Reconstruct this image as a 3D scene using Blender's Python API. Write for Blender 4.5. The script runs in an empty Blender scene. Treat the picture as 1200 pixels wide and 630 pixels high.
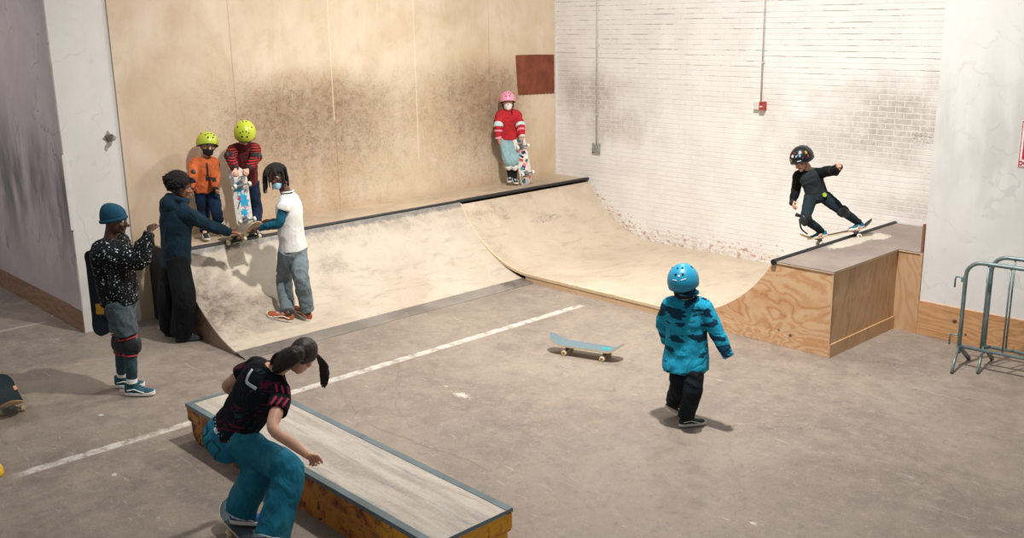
import bpy, bmesh, math, random
import numpy as np
from mathutils import Vector as V3, Matrix, noise as mnoise
from mathutils.bvhtree import BVHTree
PI = math.pi
random.seed(7)
COL = bpy.context.scene.collection

# ---------------------------------------------------------------- small helpers
def lin(c):
    if isinstance(c, str):
        c = tuple(int(c[i:i+2], 16) / 255 for i in (0, 2, 4))
    return tuple(x / 12.92 if x <= .04045 else ((x + .055) / 1.055) ** 2.4 for x in c) + (1.0,)

class T:
    """tiny node-graph writer around one principled material"""
    def __init__(s, name):
        s.m = bpy.data.materials.new(name); s.m.use_nodes = True
        s.nt = s.m.node_tree; s.bs = s.nt.nodes['Principled BSDF']
        s.bs.inputs['Roughness'].default_value = .7
    def n(s, typ, **kw):
        n = s.nt.nodes.new(typ)
        for k, v in kw.items(): setattr(n, k, v)
        return n
    def put(s, sock, v):
        if hasattr(v, 'is_output') or isinstance(v, bpy.types.NodeSocket): s.nt.links.new(v, sock)
        else:
            if isinstance(v, str): v = lin(v)
            sock.default_value = v
    def m_(s, op, a, b=None, c=None, clamp=False):
        n = s.n('ShaderNodeMath', operation=op, use_clamp=clamp)
        s.put(n.inputs[0], a)
        if b is not None: s.put(n.inputs[1], b)
        if c is not None: s.put(n.inputs[2], c)
        return n.outputs[0]
    def v_(s, op, a, b=None, out=0):
        n = s.n('ShaderNodeVectorMath', operation=op)
        s.put(n.inputs[0], a)
        if b is not None: s.put(n.inputs[1], b)
        return n.outputs[out]
    def pos(s):
        return s.n('ShaderNodeNewGeometry').outputs['Position']
    def obj(s):
        return s.n('ShaderNodeTexCoord').outputs['Object']
    def xyz(s, v):
        n = s.n('ShaderNodeSeparateXYZ'); s.put(n.inputs[0], v); return n.outputs
    def comb(s, x, y, z=0.0):
        n = s.n('ShaderNodeCombineXYZ')
        for i, q in enumerate((x, y, z)): s.put(n.inputs[i], q)
        return n.outputs[0]
    def noise(s, vec, scale=5, detail=4, rough=.55, dist=0.0, mul=None):
        if mul: vec = s.v_('MULTIPLY', vec, mul)
        n = s.n('ShaderNodeTexNoise'); s.put(n.inputs['Vector'], vec)
        n.inputs['Scale'].default_value = scale; n.inputs['Detail'].default_value = detail
        n.inputs['Roughness'].default_value = rough; n.inputs['Distortion'].default_value = dist
        return n.outputs[0]
    def step(s, v, a, b, lo=0.0, hi=1.0, smooth=True):
        n = s.n('ShaderNodeMapRange'); n.clamp = True
        if smooth: n.interpolation_type = 'SMOOTHSTEP'
        s.put(n.inputs[0], v)
        for i, q in zip((1, 2, 3, 4), (a, b, lo, hi)): s.put(n.inputs[i], q)
        return n.outputs[0]
    def mix(s, f, a, b, blend='MIX'):
        n = s.n('ShaderNodeMix', data_type='RGBA', blend_type=blend)
        s.put(n.inputs[0], f); s.put(n.inputs[6], a); s.put(n.inputs[7], b)
        return n.outputs[2]
    def blob(s, vec, c, r, warp=None, inner=.2):
        d = s.v_('SUBTRACT', vec, c); d = s.v_('MULTIPLY', d, tuple(1 / q for q in r))
        l = s.v_('LENGTH', d, out=1)
        if warp is not None: l = s.m_('ADD', l, warp)
        return s.step(l, 1.0, inner, 0.0, 1.0)
    def band(s, v, c, w, soft=.004):
        d = s.m_('ABSOLUTE', s.m_('SUBTRACT', v, c)); return s.step(d, w + soft, max(w - soft, 0))
    def bump(s, h, strength=.3, dist=.01):
        n = s.n('ShaderNodeBump'); n.inputs['Strength'].default_value = strength
        n.inputs['Distance'].default_value = dist; s.put(n.inputs['Height'], h)
        s.put(s.bs.inputs['Normal'], n.outputs[0])
    def done(s, col=None, rough=None, metal=None):
        if col is not None: s.put(s.bs.inputs['Base Color'], col)
        if rough is not None: s.put(s.bs.inputs['Roughness'], rough)
        if metal is not None: s.put(s.bs.inputs['Metallic'], metal)
        return s.m

_mc = {}
def mat(col, rough=.7, metal=0.0, var=.12, scale=30, bump=0.0, bscale=60, name=None, spec=None, sss=0):
    """plain surface with a little mottling"""
    key = (col, rough, metal, var, scale, bump, bscale)
    if key in _mc: return _mc[key]
    t = T(name or 'surface_' + col)
    o = t.obj(); nz = t.noise(o, scale, 3)
    c = lin(col)
    d = tuple(x * (1 - var) for x in c[:3]) + (1,); e = tuple(min(1, x * (1 + var)) for x in c[:3]) + (1,)
    cc = t.mix(t.step(nz, .3, .7), d, e)
    if bump: t.bump(t.noise(o, bscale, 3), bump, .004)
    m = t.done(cc, rough, metal)
    if spec is not None: t.bs.inputs['Specular IOR Level'].default_value = spec
    _mc[key] = m
    return m

class MB:
    def __init__(s): s.v = []; s.f = []; s.mi = []; s.cur = 0
    def add(s, vs, fs, mi=None):
        o = len(s.v); s.v += [tuple(v) for v in vs]
        s.f += [tuple(i + o for i in f) for f in fs]; s.mi += [s.cur if mi is None else mi] * len(fs); return s
    def box(s, lo, hi, M=None, mi=None):
        x0, y0, z0 = lo; x1, y1, z1 = hi
        vs = [V3(p) for p in ((x0,y0,z0),(x1,y0,z0),(x1,y1,z0),(x0,y1,z0),(x0,y0,z1),(x1,y0,z1),(x1,y1,z1),(x0,y1,z1))]
        if M: vs = [M @ v for v in vs]
        return s.add(vs, [(0,3,2,1),(4,5,6,7),(0,1,5,4),(1,2,6,5),(2,3,7,6),(3,0,4,7)], mi)
    def rings(s, rs, cap=(True, True), mi=None):
        n = len(rs[0]); vs = [p for r in rs for p in r]; fs = []
        for i in range(len(rs) - 1):
            for j in range(n):
                k = (j + 1) % n
                fs.append((i*n+j, i*n+k, (i+1)*n+k, (i+1)*n+j))
        if cap[0]: fs.append(tuple(reversed(range(n))))
        if cap[1]: fs.append(tuple((len(rs)-1)*n + j for j in range(n)))
        return s.add(vs, fs, mi)
    def prism(s, poly, A, B, mi=None):
        """poly: 3D points of one face, extruded by vector B"""
        n = len(poly); B = V3(B)
        vs = [V3(p) for p in poly] + [V3(p) + B for p in poly]
        fs = [tuple(reversed(range(n))), tuple(range(n, 2*n))] + [(j, (j+1) % n, n + (j+1) % n, n + j) for j in range(n)]
        return s.add(vs, fs, mi)
    def tube(s, pts, r, n=10, sub=1, ref=None, dome=False, cap=(True, True), mi=None, flat=1.0):
        pts = [V3(p) for p in pts]; r = list(r) if hasattr(r, '__len__') else [r] * len(pts)
        if sub > 1: pts, r = smooth_path(pts, r, sub)
        N = len(pts); rs = []; t0 = (pts[1] - pts[0]).normalized()
        a = V3(ref) if ref is not None else (V3((0,0,1)) if abs(t0.z) < .9 else V3((1,0,0)))
        for i in range(N):
            t = (pts[min(i+1, N-1)] - pts[max(i-1, 0)]).normalized()
            a = (a - t * a.dot(t)); a = a.normalized() if a.length > 1e-6 else t.orthogonal().normalized()
            b = t.cross(a)
            rs.append([pts[i] + (a * math.cos(q) + b * math.sin(q) * flat) * r[i] for q in (2*PI*j/n for j in range(n))])
            if dome and i in (0, N-1):
                sg = -1 if i == 0 else 1
                ex = [[pts[i] + t * sg * r[i] * math.sin(e) + (a*math.cos(q) + b*math.sin(q)*flat) * r[i] * math.cos(e) for q in (2*PI*j/n for j in range(n))] for e in (.5, 1.0, 1.4)]
                if i == 0: rs = list(reversed(ex)) + rs
                else: rs = rs + ex
        return s.rings(rs, cap, mi)
    def ball(s, c, r, n=14, m=8, R=None, mi=None):
        c = V3(c); r = V3(r) if hasattr(r, '__len__') else V3((r, r, r)); rs = []
        for i in range(m + 1):
            e = -PI/2 + PI * (i + .0) / m; e = max(min(e, 1.5), -1.5)
            ring = [V3((r.x*math.cos(e)*math.cos(q), r.y*math.cos(e)*math.sin(q), r.z*math.sin(e))) for q in (2*PI*j/n for j in range(n))]
            rs.append([c + (R @ p if R else p) for p in ring])
        return s.rings(rs, mi=mi)
    def lathe(s, c, ax, prof, n=20, mi=None):
        ax = V3(ax).normalized(); a = ax.orthogonal().normalized(); b = ax.cross(a); c = V3(c)
        return s.rings([[c + ax*h + (a*math.cos(q) + b*math.sin(q)) * r for q in (2*PI*j/n for j in range(n))] for h, r in prof], mi=mi)

def smooth_path(pts, r, sub):
    P = [pts[0]*2 - pts[1]] + pts + [pts[-1]*2 - pts[-2]]
    out = []; ro = []
    for i in range(1, len(P) - 2):
        p0, p1, p2, p3 = P[i-1:i+3]
        for k in range(sub):
            t = k / sub
            out.append(.5 * ((2*p1) + (p2-p0)*t + (2*p0-5*p1+4*p2-p3)*t*t + (3*p1-p0-3*p2+p3)*t**3))
            a, b = r[i-1], r[i]; u = t*t*(3-2*t); ro.append(a + (b-a)*u)
    out.append(pts[-1]); ro.append(r[-1]); return out, ro

def origin(o):
    p = V3((0,0,0))
    while o is not None: p += V3(o.location); o = o.parent
    return p

def make(name, mb, mats, parent=None, smooth=False, bevel=0, local=False, auto=None):
    """link one mesh object; vertices are world coordinates unless local"""
    me = bpy.data.meshes.new(name)
    off = V3((0,0,0)) if (parent is None or local) else origin(parent)
    me.from_pydata([tuple(V3(v) - off) for v in mb.v], [], mb.f)
    if not isinstance(mats, (list, tuple)): mats = [mats]
    for m in mats: me.materials.append(m)
    if len(mats) > 1:
        for p, i in zip(me.polygons, mb.mi): p.material_index = min(i, len(mats)-1)
    bm = bmesh.new(); bm.from_mesh(me)
    bmesh.ops.recalc_face_normals(bm, faces=bm.faces)
    bm.to_mesh(me); bm.free()
    if smooth:
        for p in me.polygons: p.use_smooth = True
    o = bpy.data.objects.new(name, me); COL.objects.link(o)
    if parent: o.parent = parent
    if bevel:
        b = o.modifiers.new('bevel', 'BEVEL'); b.width = bevel; b.segments = 2; b.limit_method = 'ANGLE'
    if auto:
        try: me.set_sharp_from_angle(angle=auto)
        except Exception: pass
    return o

def tag(o, label=None, cat=None, group=None, kind=None):
    if label: o['label'] = label
    if cat: o['category'] = cat
    if group: o['group'] = group
    if kind: o['kind'] = kind
    return o

def root(name, loc, label, cat, group=None, rot=None):
    o = bpy.data.objects.new(name, None); COL.objects.link(o); o.location = loc
    o.empty_display_size = .2
    if rot: o.rotation_euler = rot
    return tag(o, label, cat, group)

def bake(mb, name, mats, parent, voxel=None, smooth=0, noise=None, subsurf=0, solid=None):
    """union the shapes by a voxel remesh, smooth, wrinkle, link as one mesh"""
    o = make(name, mb, mats, parent, smooth=True)
    if voxel:
        m = o.modifiers.new('r', 'REMESH'); m.mode = 'VOXEL'; m.voxel_size = voxel; m.use_smooth_shade = True
    if solid:
        m = o.modifiers.new('s', 'SOLIDIFY'); m.thickness = solid; m.offset = 1
    if subsurf:
        m = o.modifiers.new('u', 'SUBSURF'); m.levels = subsurf; m.render_levels = subsurf
    if smooth:
        m = o.modifiers.new('m', 'SMOOTH'); m.iterations = smooth; m.factor = .5
    dg = bpy.context.evaluated_depsgraph_get(); dg.update()
    me = bpy.data.meshes.new_from_object(o.evaluated_get(dg))
    o.modifiers.clear(); old = o.data; o.data = me; bpy.data.meshes.remove(old)
    if not me.materials:
        for m in (mats if isinstance(mats, (list, tuple)) else [mats]): me.materials.append(m)
    if noise:
        amp, sc, st, seed = noise
        nv = len(me.vertices); nr = np.empty(nv*3); me.vertices.foreach_get('normal', nr); nr = nr.reshape(-1, 3)
        co = np.empty(nv*3); me.vertices.foreach_get('co', co); co = co.reshape(-1, 3)
        d = np.empty(nv)
        for i in range(nv):
            x, y, z = co[i]
            p = V3((x*sc + seed, y*sc, z*sc*st))
            w = mnoise.noise(p * .6) * .6
            a = mnoise.noise(V3((p.x + w, p.y - w, p.z + w*1.5)))
            b = mnoise.noise(V3((p.x*2.1 + 5, p.y*2.1, p.z*1.9)))
            d[i] = (.55 - abs(a) * 2.0) * .8 + b * .4
        co += nr * (d * amp)[:, None]
        me.vertices.foreach_set('co', co.ravel()); me.update()
    for p in me.polygons: p.use_smooth = True
    return o
# ---------------------------------------------------------------- the room (X along the brick wall, Y towards it, Z up)
H1, H2 = .894, .866           # coping heights: wall side, box side
YR, YG = -6.606, -2.574       # near end of the quarter pipe, seam with the mini half pipe
XC, XD = .689, 5.54           # the two coping lines
XE, XF = 6.177, 6.448
YW = -1.25

def floor_mat():
    t = T('concrete_floor'); p = t.pos(); X, Y, Z = t.xyz(p)
    big = t.noise(p, .55, 5, .6, .6); mid = t.noise(p, 4.5, 6, .65); fine = t.noise(p, 60, 4, .7); gr = t.noise(p, 220, 2)
    c = t.mix(t.step(big, .32, .68), '83766A', '9E9081')
    c = t.mix(t.m_('MULTIPLY', t.step(mid, .42, .7), .45), c, 'AA9C8B')
    c = t.mix(t.m_('MULTIPLY', t.step(mid, .5, .25), .5), c, '756C66')
    c = t.mix(t.m_('MULTIPLY', t.step(fine, .5, .75), .45), c, 'B9AEA2')
    md = t.noise(p, 14, 5, .75, .5); c = t.mix(t.m_('MULTIPLY', t.step(md, .52, .66), .4), c, 'B1A597'); c = t.mix(t.m_('MULTIPLY', t.step(md, .46, .34), .35), c, '665E58')
    c = t.mix(t.m_('MULTIPLY', t.step(gr, .56, .38), .5), c, '5C544E')
    # long scrape marks
    sc = t.noise(p, 3.0, 3, .6, 1.5, mul=(1.0, 9.0, 1)); c = t.mix(t.m_('MULTIPLY', t.step(sc, .66, .72), .35), c, 'D8CCBF')
    # paint flecks
    vo = t.n('ShaderNodeTexVoronoi'); vo.inputs['Scale'].default_value = 1.7; t.put(vo.inputs['Vector'], t.v_('ADD', p, t.v_('MULTIPLY', t.comb(fine, mid), (.12, .12, 0))))
    c = t.mix(t.m_('MULTIPLY', t.step(vo.outputs['Distance'], .05, .03), .8), c, 'D9D2C8')
    # cracks
    v2 = t.n('ShaderNodeTexVoronoi', feature='DISTANCE_TO_EDGE'); v2.inputs['Scale'].default_value = .45
    t.put(v2.inputs['Vector'], t.v_('ADD', p, t.v_('MULTIPLY', t.comb(mid, big), (.5, .5, 0))))
    c = t.mix(t.m_('MULTIPLY', t.step(v2.outputs['Distance'], .003, .0005), .3), c, '5A524C')
    # worn painted line parallel to the plywood wall
    wear = t.noise(p, 9, 5, .7); w2 = t.noise(p, 45, 3, .7)
    edge = t.m_('ADD', X, t.m_('MULTIPLY', t.m_('SUBTRACT', wear, .5), .05))
    b = t.band(edge, 3.195, .05, .012)
    b = t.m_('MULTIPLY', b, t.step(t.m_('ADD', wear, t.m_('MULTIPLY', w2, .5)), .6, .85, .2, .92))
    b = t.m_('MULTIPLY', b, t.m_('MULTIPLY', t.step(Y, -9.2, -9.0), t.step(Y, -2.82, -2.95)))
    c = t.mix(b, c, 'CFC8BD')
    b2 = t.m_('MULTIPLY', t.band(t.m_('ADD', X, t.m_('MULTIPLY', wear, .06)), -.75, .03, .012), t.m_('MULTIPLY', t.step(Y, -8.6, -8.4), t.step(Y, -7.5, -7.6)))
    c = t.mix(t.m_('MULTIPLY', b2, .5), c, 'C9C2B8')
    # one pale patch of spilt paint
    pt = t.blob(p, (4.35, -5.72, 0), (.10, .05, .3), t.m_('MULTIPLY', t.m_('SUBTRACT', w2, .5), 3.0), .5)
    c = t.mix(t.m_('MULTIPLY', pt, .7), c, 'D5CEC3')
    t.bump(t.m_('ADD', t.m_('MULTIPLY', fine, .5), mid), .25, .01)
    return t.done(c, t.step(mid, .3, .7, .55, .85))

def ply_wall_mat():
    t = T('scuffed_plywood_wall'); p = t.pos(); X, Y, Z = t.xyz(p)
    n1 = t.noise(p, 1.1, 4, .55, .6); n2 = t.noise(p, 9, 5, .65, mul=(1, 1, 1.6)); n3 = t.noise(p, 70, 3, .7)
    wd = t.noise(p, 2.6, 4, .6, .6, mul=(1, 2.2, .5)); bl = t.noise(p, 4, 5, .65, .5)
    c = t.mix(t.step(n1, .3, .7), 'D1BA9D', 'E0CFB7')
    c = t.mix(t.m_('MULTIPLY', t.step(wd, .45, .72), .30), c, 'C9AC88')
    c = t.mix(t.m_('MULTIPLY', t.step(bl, .48, .70), .28), c, 'BFA280')
    w = t.m_('MULTIPLY', t.m_('SUBTRACT', n1, .5), 1.3)
    Zw = t.m_('ADD', Z, t.m_('MULTIPLY', w, .22))
    zp = t.m_('MULTIPLY', t.step(Zw, 2.85, 2.25), t.step(Zw, 1.05, 2.05, .35, 1.0))
    yp = t.m_('MULTIPLY', t.step(Y, -6.6, -5.1), t.step(Y, -.2, -1.0))
    yq = t.m_('MAXIMUM', t.step(t.m_('ABSOLUTE', t.m_('ADD', Y, 4.4)), 1.7, .3), t.step(t.m_('ABSOLUTE', t.m_('ADD', Y, 1.45)), 1.3, .1))
    d = t.m_('MULTIPLY', t.m_('MULTIPLY', zp, yp), t.m_('ADD', t.m_('MULTIPLY', yq, .62), .34))
    for cy, cz, ry, rz, a in ((-1.25, 1.55, .32, .8, .95), (-1.65, 2.2, .75, .42, .9), (-4.75, 2.05, .7, .6, .8), (-3.9, 2.2, .7, .4, .6)):
        d = t.m_('MAXIMUM', d, t.m_('MULTIPLY', t.blob(p, (0, cy, cz), (3, ry*1.2, rz*1.15), w, .0), a))
    dd = t.m_('MULTIPLY', d, t.m_('ADD', t.m_('MULTIPLY', t.step(n2, .3, .7), .28), .70), clamp=True)
    c = t.mix(t.m_('MULTIPLY', dd, .82), c, '866A50')
    ln = None                                    # wheel and board scratches, short curved strokes in several directions
    for sc_, off_, ml, th_ in ((4, (3, 1, 2), (1, 2.4, .9), .030), (6, (1, 7, 4), (1, .9, 2.4), .032), (4, (5, 2, 9), (1, 2.0, 2.0), .026), (9, (8, 3, 1), (1, 1.3, 1.1), .040)):
        nn = t.noise(t.v_('ADD', p, off_), sc_, 2, .5, 1.2, mul=ml)
        l_ = t.m_('MULTIPLY', t.step(t.m_('ABSOLUTE', t.m_('SUBTRACT', nn, .5)), th_, .0), t.step(t.noise(t.v_('ADD', p, off_), 7, 2), .48, .56))
        ln = l_ if ln is None else t.m_('MAXIMUM', ln, l_)
    c = t.mix(t.m_('MULTIPLY', ln, t.m_('ADD', t.m_('MULTIPLY', d, .60), .04), clamp=True), c, '66503D')
    sm = None; pale = None
    for y, z0, z1, wdt in ((-4.02, 0, 2.05, .005), (-5.38, 1.95, 9, .004), (-5.36, 0, 1.95, .003), (-1.36, 0, 9, .003)):
        b = t.m_('MULTIPLY', t.band(Y, y, wdt), t.m_('MULTIPLY', t.step(Z, z0-.01, z0), t.step(Z, z1+.01, z1))); sm = b if sm is None else t.m_('MAXIMUM', sm, b)
    for y, z0 in ((-4.03, 2.05), (-2.7, 1.4)):
        b = t.m_('MULTIPLY', t.band(Y, y, .008), t.step(Z, z0-.01, z0)); pale = b if pale is None else t.m_('MAXIMUM', pale, b)
    c = t.mix(t.m_('MULTIPLY', sm, .5), c, '7A6048'); c = t.mix(t.m_('MULTIPLY', pale, .45), c, 'F0E4D2')
    kick = t.m_('MULTIPLY', t.step(t.m_('ADD', Z, t.m_('MULTIPLY', n1, .1)), 1.13, .93), .35)
    c = t.mix(kick, c, 'A98B6C')
    t.bump(t.m_('SUBTRACT', t.m_('MULTIPLY', n3, .3), sm), .3, .004)
    return t.done(c, t.step(n2, .3, .7, .5, .75))

def brick_mat():
    t = T('white_painted_brick'); p = t.pos(); X, Y, Z = t.xyz(p)
    w1 = t.noise(p, 2.0, 4, .6); w2 = t.noise(p, 14, 4, .65); w3 = t.noise(p, 70, 3, .7)
    Zs = t.m_('ADD', Z, t.m_('MULTIPLY', t.m_('SUBTRACT', w2, .5), .012))
    Xs = t.m_('ADD', X, t.m_('MULTIPLY', t.m_('SUBTRACT', w2, .5), .02))
    br = t.n('ShaderNodeTexBrick'); t.put(br.inputs['Vector'], t.comb(Xs, Zs))
    for k, v in (('Scale', 1.0), ('Mortar Size', .007), ('Mortar Smooth', .35), ('Brick Width', .205), ('Row Height', .067), ('Bias', 0)): br.inputs[k].default_value = v
    br.inputs['Color1'].default_value = (1,1,1,1); br.inputs['Color2'].default_value = (0,0,0,1); br.inputs['Mortar'].default_value = (0.5,.5,.5,1)
    mort = br.outputs['Fac']; var = t.xyz(br.outputs['Color'])[0]
    c = t.mix(t.step(w1, .3, .7), 'E6E3DE', 'F1EFEB')
    c = t.mix(t.m_('MULTIPLY', t.step(var, .3, .9), .22), c, 'F3EFE8')
    wz = t.m_('MULTIPLY', t.m_('SUBTRACT', w1, .5), 1.5)
    g1 = t.m_('MAXIMUM', t.blob(p, (.75, 0, 2.12), (.95, 3, .55), wz, .0), t.m_('MULTIPLY', t.blob(p, (1.2, 0, 1.75), (1.2, 3, .5), wz, 0.), .7))
    g2 = t.m_('MAXIMUM', t.blob(p, (5.55, 0, 2.0), (1.5, 3, .75), wz, .0), t.m_('MULTIPLY', t.blob(p, (4.6, 0, 1.7), (1.3, 3, .6), wz, .0), .55))
    g3 = t.m_('MULTIPLY', t.blob(p, (5.9, 0, 1.05), (1.3, 3, .22), wz, .0), .6)
    g = t.m_('MAXIMUM', g1, t.m_('MAXIMUM', g2, g3))
    gm = t.m_('MULTIPLY', g, t.m_('SUBTRACT', 1.0, t.m_('MULTIPLY', mort, .85)))
    c = t.mix(t.m_('MULTIPLY', gm, t.step(w2, .2, .8, .3, .85)), c, 'A29688')
    # shadow lines under courses, painted into the colour, stronger high up, broken into dashes
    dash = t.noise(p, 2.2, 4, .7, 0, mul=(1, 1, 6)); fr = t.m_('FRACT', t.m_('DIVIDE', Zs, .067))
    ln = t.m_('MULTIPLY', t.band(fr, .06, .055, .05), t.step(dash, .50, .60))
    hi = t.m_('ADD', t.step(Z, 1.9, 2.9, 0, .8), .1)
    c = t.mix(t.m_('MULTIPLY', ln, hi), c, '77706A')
    # flaked paint: red brick showing low down, few specks elsewhere
    fl = t.noise(p, 11, 5, .7, 0, mul=(1, 1, 1.9))
    dx_ = t.m_('MAXIMUM', t.m_('SUBTRACT', 2.04, X), 0.0); zc = t.m_('ADD', t.m_('MULTIPLY', t.m_('MULTIPLY', dx_, dx_), .37), .093); hz = t.m_('SUBTRACT', Z, zc)
    thr = t.step(hz, .06, .62, .545, .80)
    red = t.m_('MULTIPLY', t.step(t.m_('SUBTRACT', t.m_('ADD', fl, t.m_('MULTIPLY', t.m_('SUBTRACT', w3, .5), .2)), thr), 0, .03), t.step(X, .74, .8))
    c = t.mix(t.m_('MULTIPLY', red, .85), c, t.mix(t.step(w3, .4, .6), 'A5634E', 'C49A86'))
    low = t.m_('MULTIPLY', t.step(hz, .20, .0, 0, .5), t.step(X, .74, .8))
    c = t.mix(t.m_('MULTIPLY', low, t.step(w2, .4, .65)), c, 'B9A794')
    # bits of handwriting like scribble
    sb = t.m_('MULTIPLY', t.blob(p, (5.78, 0, 1.86), (.16, 2, .1), None, .6), t.step(t.noise(p, 38, 2, .5, 2.0), .56, .6))
    c = t.mix(t.m_('MULTIPLY', sb, .7), c, '4A4A4A')
    h = t.m_('ADD', t.m_('MULTIPLY', t.m_('SUBTRACT', 1.0, mort), 1.0), t.m_('ADD', t.m_('MULTIPLY', w2, .6), t.m_('MULTIPLY', w3, .25)))
    t.bump(h, t.m_('ADD', t.m_('MULTIPLY', g, .35), .38) if False else .55, .008)
    return t.done(c, .62)

def painted_mat(name, a, b, smear, sm_z=None, amt=.5):
    t = T(name); p = t.pos(); X, Y, Z = t.xyz(p)
    n1 = t.noise(p, 1.6, 5, .6, .5); n2 = t.noise(p, 9, 5, .7, .8)
    c = t.mix(t.step(n1, .3, .7), a, b)
    wv = t.n('ShaderNodeTexWave', wave_type='RINGS'); wv.inputs['Scale'].default_value = .9; wv.inputs['Distortion'].default_value = 14; wv.inputs['Detail'].default_value = 3; wv.inputs['Detail Scale'].default_value = 2.2
    t.put(wv.inputs['Vector'], p)
    s_ = t.m_('MULTIPLY', t.step(wv.outputs['Fac'], .05, .0), t.step(n1, .45, .6)); c = t.mix(t.m_('MULTIPLY', s_, amt * .55), c, smear)
    if sm_z is not None:
        z0, z1 = sm_z
        v = t.noise(p, 2.4, 4, .6, .2, mul=(1, 1, .28))
        m = t.m_('MULTIPLY', t.m_('MULTIPLY', t.step(Z, z0, (z0+z1)/2), t.step(Z, z1, (z0+z1)/2)), t.step(v, .38, .64))
        c = t.mix(t.m_('MULTIPLY', m, amt), c, smear)
    c = t.mix(t.m_('MULTIPLY', t.step(n2, .60, .72), .22), c, smear)
    t.bump(n2, .12, .004)
    return t.done(c, .6)

def ply_mat(name, a='D9AE7E', b='BE8550', dark='8E5B33', stretch=(1, 1, 3), scale=1.6, knots=()):
    t = T(name); p = t.pos()
    n0 = t.noise(p, scale * 1.2, 2, .5, .6, mul=stretch)
    gr = t.noise(p, scale * .7, 2.5, .5, .9, mul=stretch)
    ring = t.m_('FRACT', t.m_('MULTIPLY', t.m_('ADD', gr, t.m_('MULTIPLY', t.noise(p, 14, 3, .6, 0, mul=stretch), .05)), 17.0)); ring = t.m_('ABSOLUTE', t.m_('SUBTRACT', ring, .5))
    f = t.noise(p, 90, 3, .7, mul=(stretch[0], stretch[1], stretch[2]*3))
    c = t.mix(t.m_('MULTIPLY', t.step(ring, .1, .5), .8), a, b)
    c = t.mix(t.m_('MULTIPLY', t.step(n0, .5, .66), .55), c, b)
    c = t.mix(t.m_('MULTIPLY', t.m_('MULTIPLY', t.step(ring, .40, .5), t.step(n0, .42, .6)), .4), c, dark)
    c = t.mix(t.m_('MULTIPLY', t.step(f, .5, .7), .18), c, dark)
    c = t.mix(t.m_('MULTIPLY', t.step(t.noise(p, 6, 5, .7), .60, .75), .3), c, '8A7058')
    for k, r in knots:
        kb = t.blob(p, k, (r, r, r), t.m_('MULTIPLY', t.m_('SUBTRACT', t.noise(p, 30, 2), .5), .8), .3)
        c = t.mix(t.m_('MULTIPLY', kb, .9), c, '3E2A1C')
    t.bump(f, .15, .003)
    return t.done(c, .65)

def ramp_mat(name, a, b, scuff, blobs, band=None, amt=.8, marks=()):
    t = T(name); p = t.pos(); X, Y, Z = t.xyz(p)
    n1 = t.noise(p, 1.8, 5, .6, .6); n2 = t.noise(p, 13, 5, .7, .6, mul=(1, 1, 1)); n3 = t.noise(p, 80, 2, .6)
    st = t.noise(p, 5, 4, .65, .4, mul=(2.4, .7, 1))
    c = t.mix(t.step(n1, .3, .7), a, b)
    c = t.mix(t.m_('MULTIPLY', t.step(st, .5, .72), .28), c, scuff)
    sq = t.noise(p, 16, 3, .6, 2.2); lines = t.m_('MULTIPLY', t.step(t.m_('ABSOLUTE', t.m_('SUBTRACT', sq, .51)), .055, .0), t.step(t.noise(p, 6, 2), .45, .6))
    d = None
    w = t.m_('MULTIPLY', t.m_('SUBTRACT', n1, .5), 1.6)
    for cx, cy, cz, rx, ry, rz, q in blobs:
        bb = t.m_('MULTIPLY', t.blob(p, (cx, cy, cz), (rx, ry, rz), w, 0.), q); d = bb if d is None else t.m_('MAXIMUM', d, bb)
    if d is not None:
        c = t.mix(t.m_('MULTIPLY', t.m_('MULTIPLY', d, t.m_('ADD', t.m_('MULTIPLY', t.step(n2, .4, .65), .75), .3), clamp=True), amt), c, scuff)
        c = t.mix(t.m_('MULTIPLY', lines, t.m_('ADD', t.m_('MULTIPLY', d, .6), .16)), c, '6B5A4C')
    for mc_, mr_, k_ in marks:                  # short dark strokes of scribble
        mn = t.noise(p, 15, 2, .5, 2.0, mul=(1.6, 1, 1.6)); l_ = t.step(t.m_('ABSOLUTE', t.m_('SUBTRACT', mn, .52)), .035, .008)
        c = t.mix(t.m_('MULTIPLY', t.m_('MULTIPLY', t.blob(p, mc_, mr_, None, .75), l_), k_), c, '3F3832')
    if band:
        z0, z1, col, k = band
        m = t.step(t.m_('ADD', Z, t.m_('MULTIPLY', t.m_('SUBTRACT', n2, .5), .08)), z0, z1)
        c = t.mix(t.m_('MULTIPLY', m, t.m_('MULTIPLY', t.step(n2, .25, .6, .5, 1), k)), c, col)
    sc = t.noise(p, 28, 1, .5); c = t.mix(t.m_('MULTIPLY', t.step(sc, .80, .83), .6), c, '5B4A3C')
    t.bump(t.m_('ADD', n2, n3), .08, .004)
    return t.done(c, t.step(n1, .3, .7, .42, .6))

M = {}
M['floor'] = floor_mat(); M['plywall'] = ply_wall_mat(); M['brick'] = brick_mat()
M['white'] = painted_mat('white_painted_board', 'DDDAD3', 'E6E3DD', '8D8780', amt=.35)
M['whiter'] = painted_mat('white_scuffed_panel', 'DEDDD8', 'E8E7E3', '9C9B95', (.9, 3.2), .35)
M['grey'] = painted_mat('grey_painted_wall', 'A99C9B', 'B8ACA9', '5B5153', (.3, 2.7), .85)
M['skirt'] = ply_mat('plywood_skirting', 'D0A274', 'B98857', '8A5A36', (.6, 1, 4), 1.2, (((6.83, -1.26, .215), .035), ((6.95, -1.26, .10), .02)))
M['skirt_dark'] = ply_mat('old_plywood_skirting', '8F6E55', '775842', '4A3428', (.6, 1, 4), 1.5)
M['boxply'] = ply_mat('orange_grained_plywood', 'D6B38C', 'C48E60', '8F5A34', (1.0, 1, 1.6), 1.7, (((5.75, -2.58, .13), .03), ((5.62, -2.58, .16), .02)))
M['boxply2'] = ply_mat('pale_plywood', 'C9A680', 'BC9269', '8C6545', (1, 1.6, .5), 1.4)
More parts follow.
